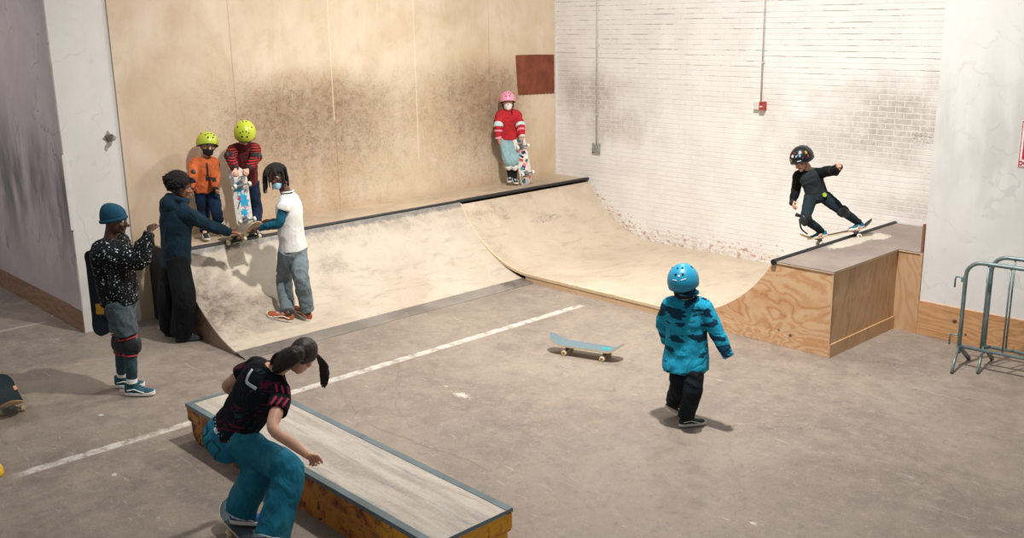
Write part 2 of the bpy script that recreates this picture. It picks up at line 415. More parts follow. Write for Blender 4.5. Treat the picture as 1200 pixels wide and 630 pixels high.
M['edgeply'] = ply_mat('ply_edge', 'D2B592', 'B9976E', '7C5D42', (1, 1, 14), 3)
M['paleply'] = ply_mat('pale_ply_edge', 'DCC8A8', 'C4AA86', '8C6C50', (1, 1, 14), 3)
M['darkply'] = ply_mat('weathered_brown_plywood', '8D7360', '745C4B', '493A30', (1, 1, 2), 1.5)
M['black'] = mat('121416', .6, name='plain_black')
M['steel'] = mat('5C6468', .38, .8, name='worn_steel')
M['darksteel'] = mat('3A3D40', .45, .7, name='dark_steel')
M['ramp'] = ramp_mat('pale_skate_surface', 'BBAD9A', 'C6BAA8', '6A5A50',
    ((1.1, -6.5, .4, .9, .55, .9, 1.0), (.8, -5.0, .8, .35, 1.4, .2, .5), (.75, -3.6, .85, .3, 1.4, .22, .6), (1.3, -6.05, .2, .5, .5, .5, .7), (1.0, -4.9, .5, .3, .5, .15, .5)), (.80, .84, '76736F', 1.0), .8, (((1.02, -5.2, .48), (.05, .16, .07), .4), ((1.06, -4.75, .45), (.05, .2, .07), .4)))
M['mini'] = ramp_mat('beige_skate_surface', 'BFAF9A', 'CCBDA8', '84705D',
    ((.85, -2.2, .75, .25, .5, .3, .8), (1.2, -2.45, .4, .7, .22, .5, .5), (.75, -1.2, .85, .2, 1.4, .12, .6), (5.2, -1.8, .4, .5, .8, .6, .35)), None, .6, (((.99, -1.22, .49), (.06, .34, .09), .85),))
M['plate'] = ramp_mat('worn_transition_plate', '736D67', '8B837A', '423D3A', ((1.98, -2.8, 0, .4, .5, .3, 1.0), (1.98, -6.4, 0, .3, .7, .3, .8), (1.98, -4.6, 0, .3, .5, .3, .4)), None, .8)
M['deck'] = ramp_mat('deck_board', 'B7A48C', 'C4B199', '746453', ((.3, -1.1, .9, .5, 1.2, .4, .7), (.3, -4.5, .9, .5, 1.2, .4, .3), (.3, -2.6, .9, .5, .8, .4, .4)), None, .7)
def box_deck_mat():
    t = T('painted_deck'); p = t.pos(); n1 = t.noise(p, 2.5, 5, .6); n2 = t.noise(p, 20, 4, .7)
    c = t.mix(t.step(n1, .3, .7), '84766E', '98897F')
    w = t.m_('MULTIPLY', t.m_('SUBTRACT', n2, .5), 1.4)
    b = t.m_('MAXIMUM', t.blob(p, (5.66, -1.25, .87), (.12, .52, .3), w, .8), t.blob(p, (5.72, -.85, .87), (.15, .2, .3), w, .8))
    c = t.mix(b, c, 'C8BFB2'); c = t.mix(t.m_('MULTIPLY', t.step(n2, .55, .75), .3), c, 'B0A296')
    return t.done(c, .6)
M['boxdeck'] = box_deck_mat()

def struct(name, mb, m, **k):
    o = make(name, mb, m, **k); o['kind'] = 'structure'; return o

struct('floor', MB().box((-5, -14, -.2), (16, .3, 0)), M['floor'])
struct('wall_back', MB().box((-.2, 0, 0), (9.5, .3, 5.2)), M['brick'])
struct('wall_left', MB().box((-.02, -6.765, 0), (0, 0, 5.2)), M['plywall'])
struct('wall_left_end', MB().box((-.3, -7.392, 0), (-.022, 0, 5.2)), M['white'])
struct('wall_front', MB().box((-5, -7.389, 0), (-.3, -7.1, 5.2)), M['grey'])
b = MB().box((-.3, -7.392, .25), (-.28, -7.389, 5.2))
struct('baseboard_front', MB().box((-5, -7.40, 0), (-.015, -7.393, .25)), M['skirt_dark'])
struct('trim_1', MB().box((-.3, -7.399, .25), (-.015, -7.385, 5.2)), M['grey'])
struct('trim_2', MB().box((-.021, -7.405, 1.15), (.0, -7.37, 1.95)), M['white'])
struct('wall_right', MB().box((XF, YW, .36), (9.5, 0, 5.2)), M['whiter'])
struct('baseboard_right', MB().box((XF - .002, YW - .016, 0), (9.5, -.02, .36)), M['skirt'], bevel=.004)
struct('trim_3', MB().box((XF - .03, YW - .01, H2), (XF - .005, YW + .03, 1.16)), mat('8A5B40', .7))
struct('trim_4', MB().box((0, -.035, H1), (.03, 0, 5.2)), mat('D9D4CA', .6))

def curve_z(x, x0, R, z0): 
    d = x0 - x
    return z0 + (R - math.sqrt(max(R*R - d*d, 0)) if d > 0 else 0)
def slab(xs, zf, y0, y1, th):
    """a curved sheet: surface z=zf(x), thickness th under it"""
    mb = MB(); n = len(xs); top = [(x, zf(x)) for x in xs]
    low = []
    for i, (x, z) in enumerate(top):
        a = top[max(i-1, 0)]; c = top[min(i+1, n-1)]; d = V3((c[0]-a[0], c[1]-a[1], 0)).normalized()
        low.append((x + d.y*th, z - d.x*th))
    vs = []
    for y in (y0, y1): vs += [(x, y, z) for x, z in top] + [(x, y, max(z, .0)) for x, z in low]
    fs = []; N = 2*n
    for i in range(n-1):
        fs += [(i, i+1, N+i+1, N+i), (n+i+1, n+i, N+n+i, N+n+i+1), (i, n+i, n+i+1, i+1), (N+i, N+i+1, N+n+i+1, N+n+i)]
    fs += [(0, N, N+n, n), (n-1, 2*n-1, N+2*n-1, N+n-1)]
    return mb.add(vs, fs)

# --- quarter pipe along the plywood wall
qp = root('quarter_pipe', (.9, -4.6, 0), 'long pale quarter pipe ramp along the tan plywood wall, with dark coping and wooden deck', 'skate ramp')
zq = lambda x: curve_z(x, 2.25, 1.81, .0)
xs = [XC + (1.89 - XC) * i / 40 for i in range(41)]
make('riding_surface', slab(xs, zq, YR, YG - .002, .02), M['ramp'], qp, smooth=True, auto=.6)
xp = [1.892 + (2.085 - 1.892) * i / 6 for i in range(7)]
make('transition_plate', slab(xp, lambda x: max(zq(x) + .006, .004) if x < 2.08 else .004, YR - .002, YG + .0, .004), M['plate'], qp)
side = [(XC - .02, 0), (XC - .02, H1 - .03)] + [(x, zq(x) - .021) for x in xs if zq(x) > .04] + [(1.93, 0.0)]
make('side_panel', MB().prism([(x, YR + .001, z) for x, z in side], None, (0, .02, 0)), M['darkply'], qp)
make('deck_side_panel', MB().prism([(.0, YR - .004, 0), (XC - .022, YR - .004, 0), (XC - .022, YR - .004, H1 - .022), (.0, YR - .004, H1 - .022)], None, (0, .02, 0)), M['black'], qp)  # deck side in one even black
make('deck', MB().box((.0, YR, H1 - .02), (XC - .03, -.001, H1)), M['deck'], qp)
make('coping', MB().tube([(XC - .005, YR - .01, H1 - .012), (XC - .005, -.003, H1 - .002)], .018, 14), M['darksteel'], qp, smooth=True, auto=.8)
make('dark_edge_strip', MB().box((XC - .075, YG, H1 + .0008), (XC - .02, -.003, H1 + .006)), M['darksteel'], qp)  # dark strip on the deck edge, beside the half pipe's coping
make('deck_edge_strip', MB().box((XC - .065, YR, H1 + .0005), (XC - .035, -.003, H1 + .004)), M['steel'], qp)

# --- mini half pipe in the corner
FZ = .093
mh = root('mini_half_pipe', (3.2, -1.3, 0), 'beige mini half pipe in the corner against the white brick wall', 'skate ramp')
def zm(x):
    if x < 2.04: return curve_z(x, 2.04, 1.57, FZ)
    if x > 4.22: return curve_z(-x, -4.22, 1.49, FZ)
    return FZ
xm = [XC + .01 + (2.04 - XC) * i / 36 for i in range(37)] + [2.3 + i * .3 for i in range(7)] + [4.22 + (XD - .012 - 4.22) * i / 34 for i in range(35)]
make('riding_surface', slab(xm, zm, YG + .02, -.002, .018), M['mini'], mh, smooth=True, auto=.6)
# laminated front edge: top ply lip then framing board
def edge_strip(z_off0, z_off1, y0, y1, x0, x1, floor_clip=True):
    xs_ = [x for x in xm if x0 <= x <= x1]
    top = [(x, zm(x) + z_off0) for x in xs_]; low = [(x, max(zm(x) + z_off1, .0)) for x in reversed(xs_)]
    mb = MB(); n = len(xs_); vs = []
    for y in (y0, y1): vs += [(x, y, z) for x, z in top] + [(x, y, z) for x, z in reversed(low)]
    fs = []; N = 2*n
    for i in range(n-1):
        fs += [(i, i+1, n+i+1, n+i), (N+i, N+n+i, N+n+i+1, N+i+1), (i, N+i, N+i+1, i+1), (n+i, n+i+1, N+n+i+1, N+n+i)]
    fs += [(0, n, N+n, N), (n-1, N+n-1, N+2*n-1, 2*n-1)]
    return mb.add(vs, fs)
make('edge_lip', edge_strip(.012, -.022, YG - .004, YG + .026, XC, 4.25), M['paleply'], mh)
make('frame_board', edge_strip(-.023, -.2, YG + .004, YG + .03, 1.9, 4.25), M['edgeply'], mh)

# --- launch box at the far side
lb = root('launch_box', (5.9, -1.5, 0), 'orange-grained plywood launch box with curved front, coping and brown deck, right of the half pipe', 'skate ramp')
pf = [(4.26, 0.0), (4.26, FZ)] + [(x, zm(x) + .004) for x in xm if x > 4.25] + [(XD - .02, H2 - .02), (XE, H2 - .02), (XE, 0)]
make('front_panel', MB().prism([(x, YG, z) for x, z in pf], None, (0, .02, 0)), M['boxply'], lb)
make('rear_panel', MB().box((XE - .02, YG + .001, 0), (XE, YW + .0, H2 - .02)), M['boxply2'], lb)
make('side_wing_panel', MB().box((XE + .0005, YW + .0, 0), (XF - .004, YW + .02, H2 - .02)), M['boxply2'], lb)
def deck_ring(g, z, th): return MB().prism([(XD - .02, YG - g, z), (XE + g, YG - g, z), (XE + g, YW - g, z), (XF - .004, YW - g, z), (XF - .004, -.003, z), (XD - .02, -.003, z)], None, (0, 0, th))
make('deck', deck_ring(.012, H2 - .006, .006), M['boxdeck'], lb)
make('edge_banding', deck_ring(.011, H2 - .02, .0135), M['paleply'], lb)
make('coping', MB().tube([(XD - .005, YG - .03, H2 - .008), (XD - .005, -.01, H2 - .008)], .03, 16), M['darksteel'], lb, smooth=True, auto=.8)
make('coping_end', MB().tube([(XD - .005, YG - .0302, H2 - .008), (XD - .005, YG - .026, H2 - .008)], .019, 14), M['black'], lb)
make('kick_board', MB().box((XE + .0005, YG + .0, 0), (XE + .016, YW - .0, .135)), M['boxply2'], lb, bevel=.003)
make('front_kick_board', MB().prism([(x, YG - .0035, z) for x, z in ((4.70, .002), (4.72, .118), (XE + .014, .118), (XE + .014, .002))], None, (0, .003, 0)), M['boxply'], lb)
make('corner_trim', MB().box((XE - .004, YG - .006, 0), (XE + .008, YG - .0005, H2 - .02)), M['edgeply'], lb)
make('corner_post', MB().box((XF - .03, YW - .012, 0), (XF - .004, YW - .001, H2 - .02)), M['boxply2'], lb)

# --- grind ledge in the foreground
LH = .32; LX0, LX1, LY0, LY1 = 3.53, 6.655, -7.908, -7.268
def ledge_side_mat():
    t = T('graffiti_covered_side'); p = t.pos(); X, Y, Z = t.xyz(p)
    n1 = t.noise(p, 3.2, 4, .6, 1.2); n2 = t.noise(p, 11, 5, .7, .8); n3 = t.noise(p, 40, 3, .7)
    c = t.mix(t.step(n1, .42, .56), '94401D', 'C27A20')
    c = t.mix(t.step(X, 5.9, 6.3), c, 'E9A51C')
    c = t.mix(t.m_('MULTIPLY', t.step(n2, .52, .62), .7), c, '7A2A14')
    c = t.mix(t.m_('MULTIPLY', t.step(t.noise(p, 6, 4, .65, 2.0), .57, .61), t.step(X, 6.5, 5.6, .25, .85)), c, '231A17')
    c = t.mix(t.m_('MULTIPLY', t.step(n3, .56, .68), .4), c, 'B98A3A')
    c = t.mix(t.m_('MULTIPLY', t.step(X, 3.9, 3.6), t.step(n2, .45, .6)), c, '3D2C28')
    t.bump(n3, .2, .004)
    return t.done(c, .6)
def ledge_top_mat():
    t = T('skated_concrete_top'); p = t.pos(); n1 = t.noise(p, 3, 5, .65, .5, mul=(.35, 2.6, 1)); n2 = t.noise(p, 28, 5, .7); n3 = t.noise(p, 5, 4, .7, .5, mul=(.25, 4.5, 1))
    c = t.mix(t.step(n1, .32, .66), 'A79C90', 'C7BDAF')
    c = t.mix(t.m_('MULTIPLY', t.step(n3, .53, .68), .6), c, '7E8685')
    c = t.mix(t.m_('MULTIPLY', t.step(n3, .40, .28), .4), c, '7B7068')
    c = t.mix(t.m_('MULTIPLY', t.step(n2, .5, .7), .45), c, 'D5CCBE')
    cr = t.noise(p, 9, 4, .7, 2.0); c = t.mix(t.m_('MULTIPLY', t.m_('MULTIPLY', t.step(cr, .515, .5), t.step(cr, .485, .5)), .35), c, '5E554F')
    t.bump(n2, .15, .004)
    return t.done(c, .6)
M['ledgetop'] = ledge_top_mat(); M['ledgeside'] = ledge_side_mat()
M['angle'] = ramp_mat('blue_grey_steel_edge', '5F6E72', '76868A', '3E484C', ((5, -7.9, .32, 2, .1, .2, .4),), None, .5)
lg = root('grind_ledge', ((LX0+LX1)/2, (LY0+LY1)/2, 0), 'long low grind ledge with grey top and orange painted sides beside the crouching skater', 'skate ledge')
make('top', MB().box((LX0 + .045, LY0 + .045, LH - .03), (LX1 - .002, LY1 - .05, LH)), M['ledgetop'], lg)
e = MB()
e.box((LX0, LY0, LH - .012), (LX1, LY0 + .05, LH + .003)).box((LX0, LY1 - .05, LH - .012), (LX1, LY1, LH + .003)).box((LX0, LY0 + .05, LH - .012), (LX0 + .045, LY1 - .05, LH + .003))
e.box((LX0, LY0 - .003, LH - .028), (LX1, LY0, LH + .003)).box((LX0, LY1, LH - .028), (LX1, LY1 + .003, LH + .003)).box((LX0 - .003, LY0, LH - .028), (LX0, LY1, LH + .003))
e.box((LX1 - .002, LY0, LH - .02), (LX1 + .002, LY1, LH + .003))
make('steel_edging', e, M['angle'], lg)
make('upper_side_board', MB().box((LX0 + .01, LY0 + .004, LH - .135), (LX1 - .004, LY1 - .004, LH - .0305)), M['ledgeside'], lg)
lo = [(LX0 + .03, LH - .15), (LX0 + .035, .07), (LX0 + .10, .0), (LX1 - .03, .0), (LX1 - .03, LH - .15)]
make('lower_side_board', MB().prism([(x, LY0 + .02, z) for x, z in lo], None, (0, LY1 - LY0 - .04, 0)), M['ledgeside'], lg)
make('batten', MB().box((LX0 + .012, LY0 + .012, LH - .15), (LX1 - .006, LY1 - .012, LH - .135)), mat('C9803A', .6), lg)
# small framed sticker on the end board
stk = MB(); sy, sz, sx = -7.50, LH - .215, LX1 - .03
stk.box((sx, sy - .055, sz - .075), (sx + .004, sy + .04, sz + .075), mi=0)
def bar(mb, a, b_, w, x, mi):
    a = V3((0,) + a); b_ = V3((0,) + b_); d = (b_ - a).normalized(); n_ = V3((0, -d.z, d.y)) * w
    mb.prism([V3((x, 0, 0)) + q for q in (a + n_, b_ + n_, b_ - n_, a - n_)], None, (.0015, 0, 0), mi)
for a, b_ in (((sy-.04, sz+.045), (sy+.028, sz+.045)), ((sy-.04, sz+.045), (sy-.04, sz-.06)), ((sy+.028, sz+.045), (sy+.028, sz-.06)), ((sy-.04, sz-.06), (sy+.028, sz-.06)), ((sy-.04, sz+.0), (sy+.028, sz+.04)), ((sy-.04, sz-.05), (sy+.028, sz+.01)), ((sy-.035, sz-.015), (sy+.02, sz-.055))):
    bar(stk, a, b_, .004, sx + .004, 1)
make('sticker', stk, [mat('16243F', .5), mat('E7A0A8', .5)], lg)

# --- rusty plate, conduits, boxes and sign
def rust_mat():
    t = T('rusted_metal'); p = t.pos(); n1 = t.noise(p, 5, 5, .65, .4); n2 = t.noise(p, 60, 3)
    c = t.mix(t.step(n1, .3, .7), '6E3522', '8C4A2E'); c = t.mix(t.m_('MULTIPLY', t.step(n2, .5, .7), .25), c, '4E261A')
    t.bump(n2, .2, .003); return t.done(c, .75)
pl = [(-.84, 2.742), (-.4, 2.735), (-.003, 2.722)]
zb0, zb1 = 2.168, 2.146
teeth = []
for i in range(23):
    y = -.003 - (.80 - .003) * i / 22; z = zb1 + (zb0 - zb1) * i / 22
    teeth.append((y, z - (.010 if i % 2 else 0)))
poly = pl + teeth
poly = [(-.84, 2.742), (-.4, 2.735), (-.036, 2.722)] + [(y if i else -.036, z) for i, (y, z) in enumerate(teeth)]
o = make('metal_plate', MB().prism([(.003, y, z) for y, z in poly], None, (.006, 0, 0)), rust_mat()); tag(o, 'rust-brown rectangular metal sheet with a serrated lower edge fixed high on the plywood wall', 'metal plate')

def conduit(x, z1, boxcol, label, red):
    r = root('electrical_conduit', (x, -.015, z1), label, 'electrical conduit')
    make('pipe', MB().tube([(x, -.016, z1 + .04), (x, -.016, 5.2)], .012, 10), mat('C9C6BE', .5), r, smooth=True)
    for z in (z1 + .5, z1 + 1.5, z1 + 2.4): make('pipe_clip', MB().box((x - .025, -.012, z), (x + .025, -.001, z + .02)).tube([(x, -.016, z), (x, -.016, z + .02)], .0155, 10), mat('C9C6BE', .5), r)
    return r
r = conduit(.863, 1.359, None, 'thin conduit pipe ending in a grey junction box, on brick beside the corner', False)
jb = make('junction_box', MB().box((.80, -.05, 1.31), (.925, -.001, 1.415)), mat('8F9492', .5), r, bevel=.006)
for dx in (.83, .895):
    for dz in (1.34, 1.385): make('socket', MB().tube([(dx, -.051, dz), (dx, -.056, dz)], .012, 10), mat('A9ADAB', .5), jb)
for q in ((.80, 1.30), (.925, 1.30), (.80, 1.425), (.925, 1.425)): make('mounting_lug', MB().tube([(q[0], -.02, q[1]), (q[0], -.03, q[1])], .018, 8), mat('8F9492', .5), jb)
r = conduit(3.655, 2.16, None, 'thin conduit pipe ending in a red and white alarm box, middle of the brick wall', True)
make('mounting_box', MB().box((3.565, -.05, 2.085), (3.69, -.001, 2.185)), mat('DAD6CE', .5), r, bevel=.004)
ab = make('alarm_box', MB().box((3.665, -.075, 2.082), (3.735, -.002, 2.187)), mat('A53A34', .5), r, bevel=.004)
make('pull_lever', MB().box((3.68, -.084, 2.12), (3.72, -.0752, 2.135)), mat('D9D2CC', .5), ab)

SY = YW - .001
sg = root('warning_sign', (7.45, SY, 2.03), 'white warning sign with red border, cut off by the right edge, on the white wall', 'sign')
make('panel', MB().box((7.262, SY - .004, 1.822), (7.68, SY, 2.262)), mat('E9E6E2', .4), sg)
k = MB(); 
for lo_, hi_ in (((7.268, 1.828), (7.674, 1.836)), ((7.268, 2.248), (7.674, 2.256)), ((7.268, 1.828), (7.275, 2.256)), ((7.667, 1.828), (7.674, 2.256))): k.box((lo_[0], SY - .0055, lo_[1]), (hi_[0], SY - .0042, hi_[1]))
make('border', k, mat('C22F3C', .4), sg)
k = MB().box((7.295, SY - .0055, 1.90), (7.65, SY - .0042, 2.14))
make('red_field', k, mat('C22F3C', .4), sg)
k = MB()
k.tube([(7.288 + .016*math.cos(a), SY - .005, 1.866 + .016*math.sin(a)) for a in [i*2*PI/12 for i in range(13)]], .005, 6)
k.tube([(7.33 + .016*math.cos(a), SY - .005, 1.866 + .016*math.sin(a)) for a in [i*2*PI/12 for i in range(13)]], .005, 6)
make('lettering', k, mat('C22F3C', .4), sg)

# hole and torn plaster on the white wall end
def ply_patch(pts, x, th): return MB().prism([(x, y, z) for y, z in pts], None, (th, 0, 0))
hc = (-6.90, 2.055)
pts = [(hc[0] + (.055 + .025*math.sin(3*a+1) + .015*math.sin(7*a))*math.cos(a), hc[1] + (.09 + .03*math.sin(2*a) + .02*math.sin(5*a))*math.sin(a)) for a in [i*2*PI/26 for i in range(26)]]
hole = ply_patch(pts, -.022, .0025); 
o = make('wall_hole', hole, mat('9A938B', .9, var=.4, scale=40)); tag(o, 'torn rough hole with loose flaps in the white board left of the plywood', 'hole')
make('torn_flap', MB().prism([(-.018, hc[0]-.03, hc[1]+.05), (-.018, hc[0]+.05, hc[1]+.07), (-.016, hc[0]+.04, hc[1]+.0), (-.016, hc[0]+.0, hc[1]-.01)], None, (.010, 0, 0)), mat('5E5751', .9), o)
# --- crowd barriers
def barrier(x0, y0, ang, label, z1=1.02, hooks=True):
    ca, sa = math.cos(ang), math.sin(ang); L = 1.9
    P = lambda u, v, z: (x0 + ca*u - sa*v, y0 + sa*u + ca*v, z)
    r = root('crowd_barrier', (x0, y0, 0), label, 'barrier', 'crowd control barriers by the right wall')
    st = M['galv']
    z0, rr = .17, .019
    loop = [P(.0, 0, z0 - .04), P(0, 0, .5), P(0, 0, z1 - .14)] + [P(.13 - .13*math.cos(a), 0, z1 - .13 + .13*math.sin(a)) for a in (.3, .6, .9, 1.2, 1.5)] + [P(L/2, 0, z1)]
    loop += [P(L - .13 + .13*math.sin(a), 0, z1 - .13 + .13*math.cos(a)) for a in (0, .3, .6, .9, 1.2)] + [P(L, 0, z1 - .14), P(L, 0, .5), P(L, 0, z0 - .04)]
    make('frame', MB().tube(loop, rr, 12), st, r, smooth=True)
    make('bottom_rail', MB().tube([P(.0, 0, z0 + .03), P(L, 0, z0 + .03)], rr * .85, 12), st, r, smooth=True)
    n = 10
    for i in range(1, n): make('bar', MB().tube([P(L*i/n, 0, z0 + .03), P(L*i/n, 0, z1)], .0085, 8), st, r, smooth=True)
    for u in (.0, L):
        for sgn in (-1, 1):
            make('foot', MB().tube([P(u, sgn*.012, z0 + .02), P(u + .03, sgn*.25, .012)], [.024, .028], 8, flat=.5), st, r, smooth=True)
    for z in ((.30, .86) if hooks else ()):
        make('hook', MB().tube([P(0, 0, z), P(-.05, 0, z + .005), P(-.085, 0, z), P(-.09, 0, z - .03), P(-.09, 0, z - .10)], .0085, 8), st, r, smooth=True)
    make('bracket', MB().box((-.035, -.012, -.02), (.0, .012, .02), Matrix.Translation(P(0, 0, .84)) @ Matrix.Rotation(ang, 4, 'Z')), st, r)
M['galv'] = mat('7F9193', .42, .55, .15, 18, .1, 80, name='galvanised_steel')
barrier(7.165, -1.955, math.radians(5), 'grey steel crowd barrier standing in front, nearest the viewer at the right edge')
barrier(7.33, -1.80, math.radians(7), 'grey steel crowd barrier standing behind the other one, nearer the white wall', 1.07, False)
# ---------------------------------------------------------------- skateboards
def skateboard(label, pos, xdir, up, grip='2A3234', bottom='C9B08A', ply='D9BE94', wheelc='E4DCC8', L=.80, W=.20, truckc='8A8F90', stickers=(), core='8A4A22', group='skateboards'):
    """pos = the point on the ground midway between the wheels; xdir = nose direction, up = away from the wheels"""
    x = V3(xdir).normalized(); z = V3(up); z = (z - x * z.dot(x)).normalized(); y = z.cross(x)
    r = root('skateboard', pos, label, 'skateboard', group)
    r.rotation_euler = Matrix((x, y, z)).transposed().to_euler()
    s = L / .80; hw = W / 2
    zt = lambda a: .098 + 1.5 * max(abs(a) - .235, 0) ** 1.6 / 1.0 * 1.0
    xs_ = [-.4 + .8 * i / 44 for i in range(45)]
    def hwid(a):
        q = max(abs(a) - .285, 0) / .1155
        return hw * math.sqrt(max(1 - q*q, .0)) if q < 1 else 0.002
    def sheet(z0, z1, ins, mi_top, mi_bot, mi_side):
        mb = MB(); rs = []; ny = 6
        top = []; bot = []
        for a in xs_:
            w = max(hwid(a) - ins, .003)
            rowt = []; rowb = []
            for j in range(ny + 1):
                v = -1 + 2 * j / ny; zz = zt(a) + .007 * v * v * (1 if abs(a) < .26 else .3)
                rowt.append((a * s, v * w, zz + z1)); rowb.append((a * s, v * w, zz + z0))
            top.append(rowt); bot.append(rowb)
        n = len(xs_); k = ny + 1
        mb.add([p for rw in top for p in rw] + [p for rw in bot for p in rw], [])
        B = n * k
        def F(f, mi): mb.f.append(f); mb.mi.append(mi)
        for i in range(n - 1):
            for j in range(ny):
                F((i*k+j, (i+1)*k+j, (i+1)*k+j+1, i*k+j+1), mi_top)
                F((B+i*k+j, B+i*k+j+1, B+(i+1)*k+j+1, B+(i+1)*k+j), mi_bot)
            F((i*k, B+i*k, B+(i+1)*k, (i+1)*k), mi_side); F((i*k+ny, (i+1)*k+ny, B+(i+1)*k+ny, B+i*k+ny), mi_side)
        for j in range(ny):
            F((j, j+1, B+j+1, B+j), mi_side); F(((n-1)*k+j, B+(n-1)*k+j, B+(n-1)*k+j+1, (n-1)*k+j+1), mi_side)
        return mb
    dk = make('deck', sheet(-.011, 0, 0, 2, 1, 2), [mat(grip, .9), mat(bottom, .4), mat(ply, .6)], r, smooth=True, local=True, auto=.7)
    make('grip_tape', sheet(.0003, .0015, .003, 0, 0, 0), mat(grip, .95, 0, .25, 90, .3, 400), r, smooth=True, local=True, auto=.7)
    tm = mat(truckc, .35, .8); wm = mat(wheelc, .45); cm = mat(core, .4)
    for sx in (-1, 1):
        tx = sx * .205 * s
        t_ = MB().box((tx - .04, -.027, .078), (tx + .04, .027, .087)).box((tx - .022, -.02, .05), (tx + .022, .02, .079))
        t_.tube([(tx, -.07, .034), (tx, -.03, .043), (tx, 0, .048), (tx, .03, .043), (tx, .07, .034)], [.010, .013, .018, .013, .010], 10)
        t_.tube([(tx, -.105 * W / .2, .0275), (tx, .105 * W / .2, .0275)], .004, 8)
        t_.tube([(tx - sx*.012, 0, .078), (tx - sx*.02, 0, .04)], [.016, .014], 10)
        make('truck', t_, tm, r, smooth=True, local=True, auto=.6)
        for q in (-.032, .032):
            for w_ in (-.018, .018): make('bolt', MB().tube([(tx + q, w_, .0985), (tx + q, w_, .1005)], .004, 6), tm, dk, local=True)
        for sy in (-1, 1):
            cy = sy * .087 * W / .2
            wl = make('wheel', MB().lathe((tx, cy - .017, .0275), (0, 1, 0), [(0, .012), (0, .021), (.004, .0262), (.009, .0275), (.025, .0275), (.030, .0262), (.034, .021), (.034, .012)], 20), wm, r, smooth=True, local=True, auto=.6)
            make('bearing', MB().lathe((tx, cy - .0178, .0275), (0, 1, 0), [(0, .003), (0, .0115), (.0356, .0115), (.0356, .003)], 14), cm, wl, local=True)
    for kind, cx, cy, pts, col in stickers:     # flat shapes in deck coordinates, on the top or the underside
        n = len(pts); side = 1 if kind == 'top' else -1
        zz = [(zt(cx + p[0]) + .007 * ((cy + p[1]) / hw) ** 2 * (1 if abs(cx + p[0]) < .26 else .3)) + (.0018 if side > 0 else -.0113 - .0004) for p in pts]
        mb = MB(); vs = [((cx+p[0]) * s, cy+p[1], q) for p, q in zip(pts, zz)]
        vs2 = [(a, b_, c - .0007 if side < 0 else c + .0007) for a, b_, c in vs]
        mb.add(vs + vs2, [tuple(range(n)), tuple(range(n, 2*n))] + [(j, (j+1) % n, n + (j+1) % n, n+j) for j in range(n)])
        make('sticker', mb, mat(col, .5), dk, local=True)
    return r
def star(n, ro, ri, seed=0, sx=1, sy=1):
    rd = random.Random(seed); out = []
    for i in range(n * 2):
        a = i * PI / n; q = (ro if i % 2 else ri) * rd.uniform(.75, 1.2); out.append((q * math.cos(a) * sx, q * math.sin(a) * sy))
    return out
def rect(w, h, a=0):
    c, s_ = math.cos(a), math.sin(a)
    return [(x*c - y*s_, x*s_ + y*c) for x, y in ((-w, -h), (w, -h), (w, h), (-w, h))]
A18 = math.radians(18)
skateboard('riderless skateboard with blue-grey grip tape alone in the middle of the floor', (4.445, -4.165, 0), (-math.cos(A18), -math.sin(A18), 0), (0, 0, 1),
    grip='6C7E84', wheelc='D9C9A0', stickers=(('top', -.20, -.02, [(-.05, -.02), (-.02, -.035), (.04, -.03), (.045, .015), (.01, .03), (-.045, .02)], '1FA0A8'),))
A10 = math.radians(10)
skateboard('black skateboard lying on the floor at the left edge of the picture', (1.665, -8.70, 0), (math.cos(A10), -math.sin(A10) , 0), (0, 0, 1), grip='15262B', wheelc='B9A878', ply='C79A6A',
    stickers=(('top', -.16, .085, rect(.06, .012), 'E0A070'),))
skateboard('dark oval-nosed skateboard rolling under the feet of the crouching jeans skater', (5.41, -8.37, 0), (-1, .12, 0), (0, 0, 1), grip='46525A', ply='DDC6A0', wheelc='E8D9B0', L=.82, W=.215)
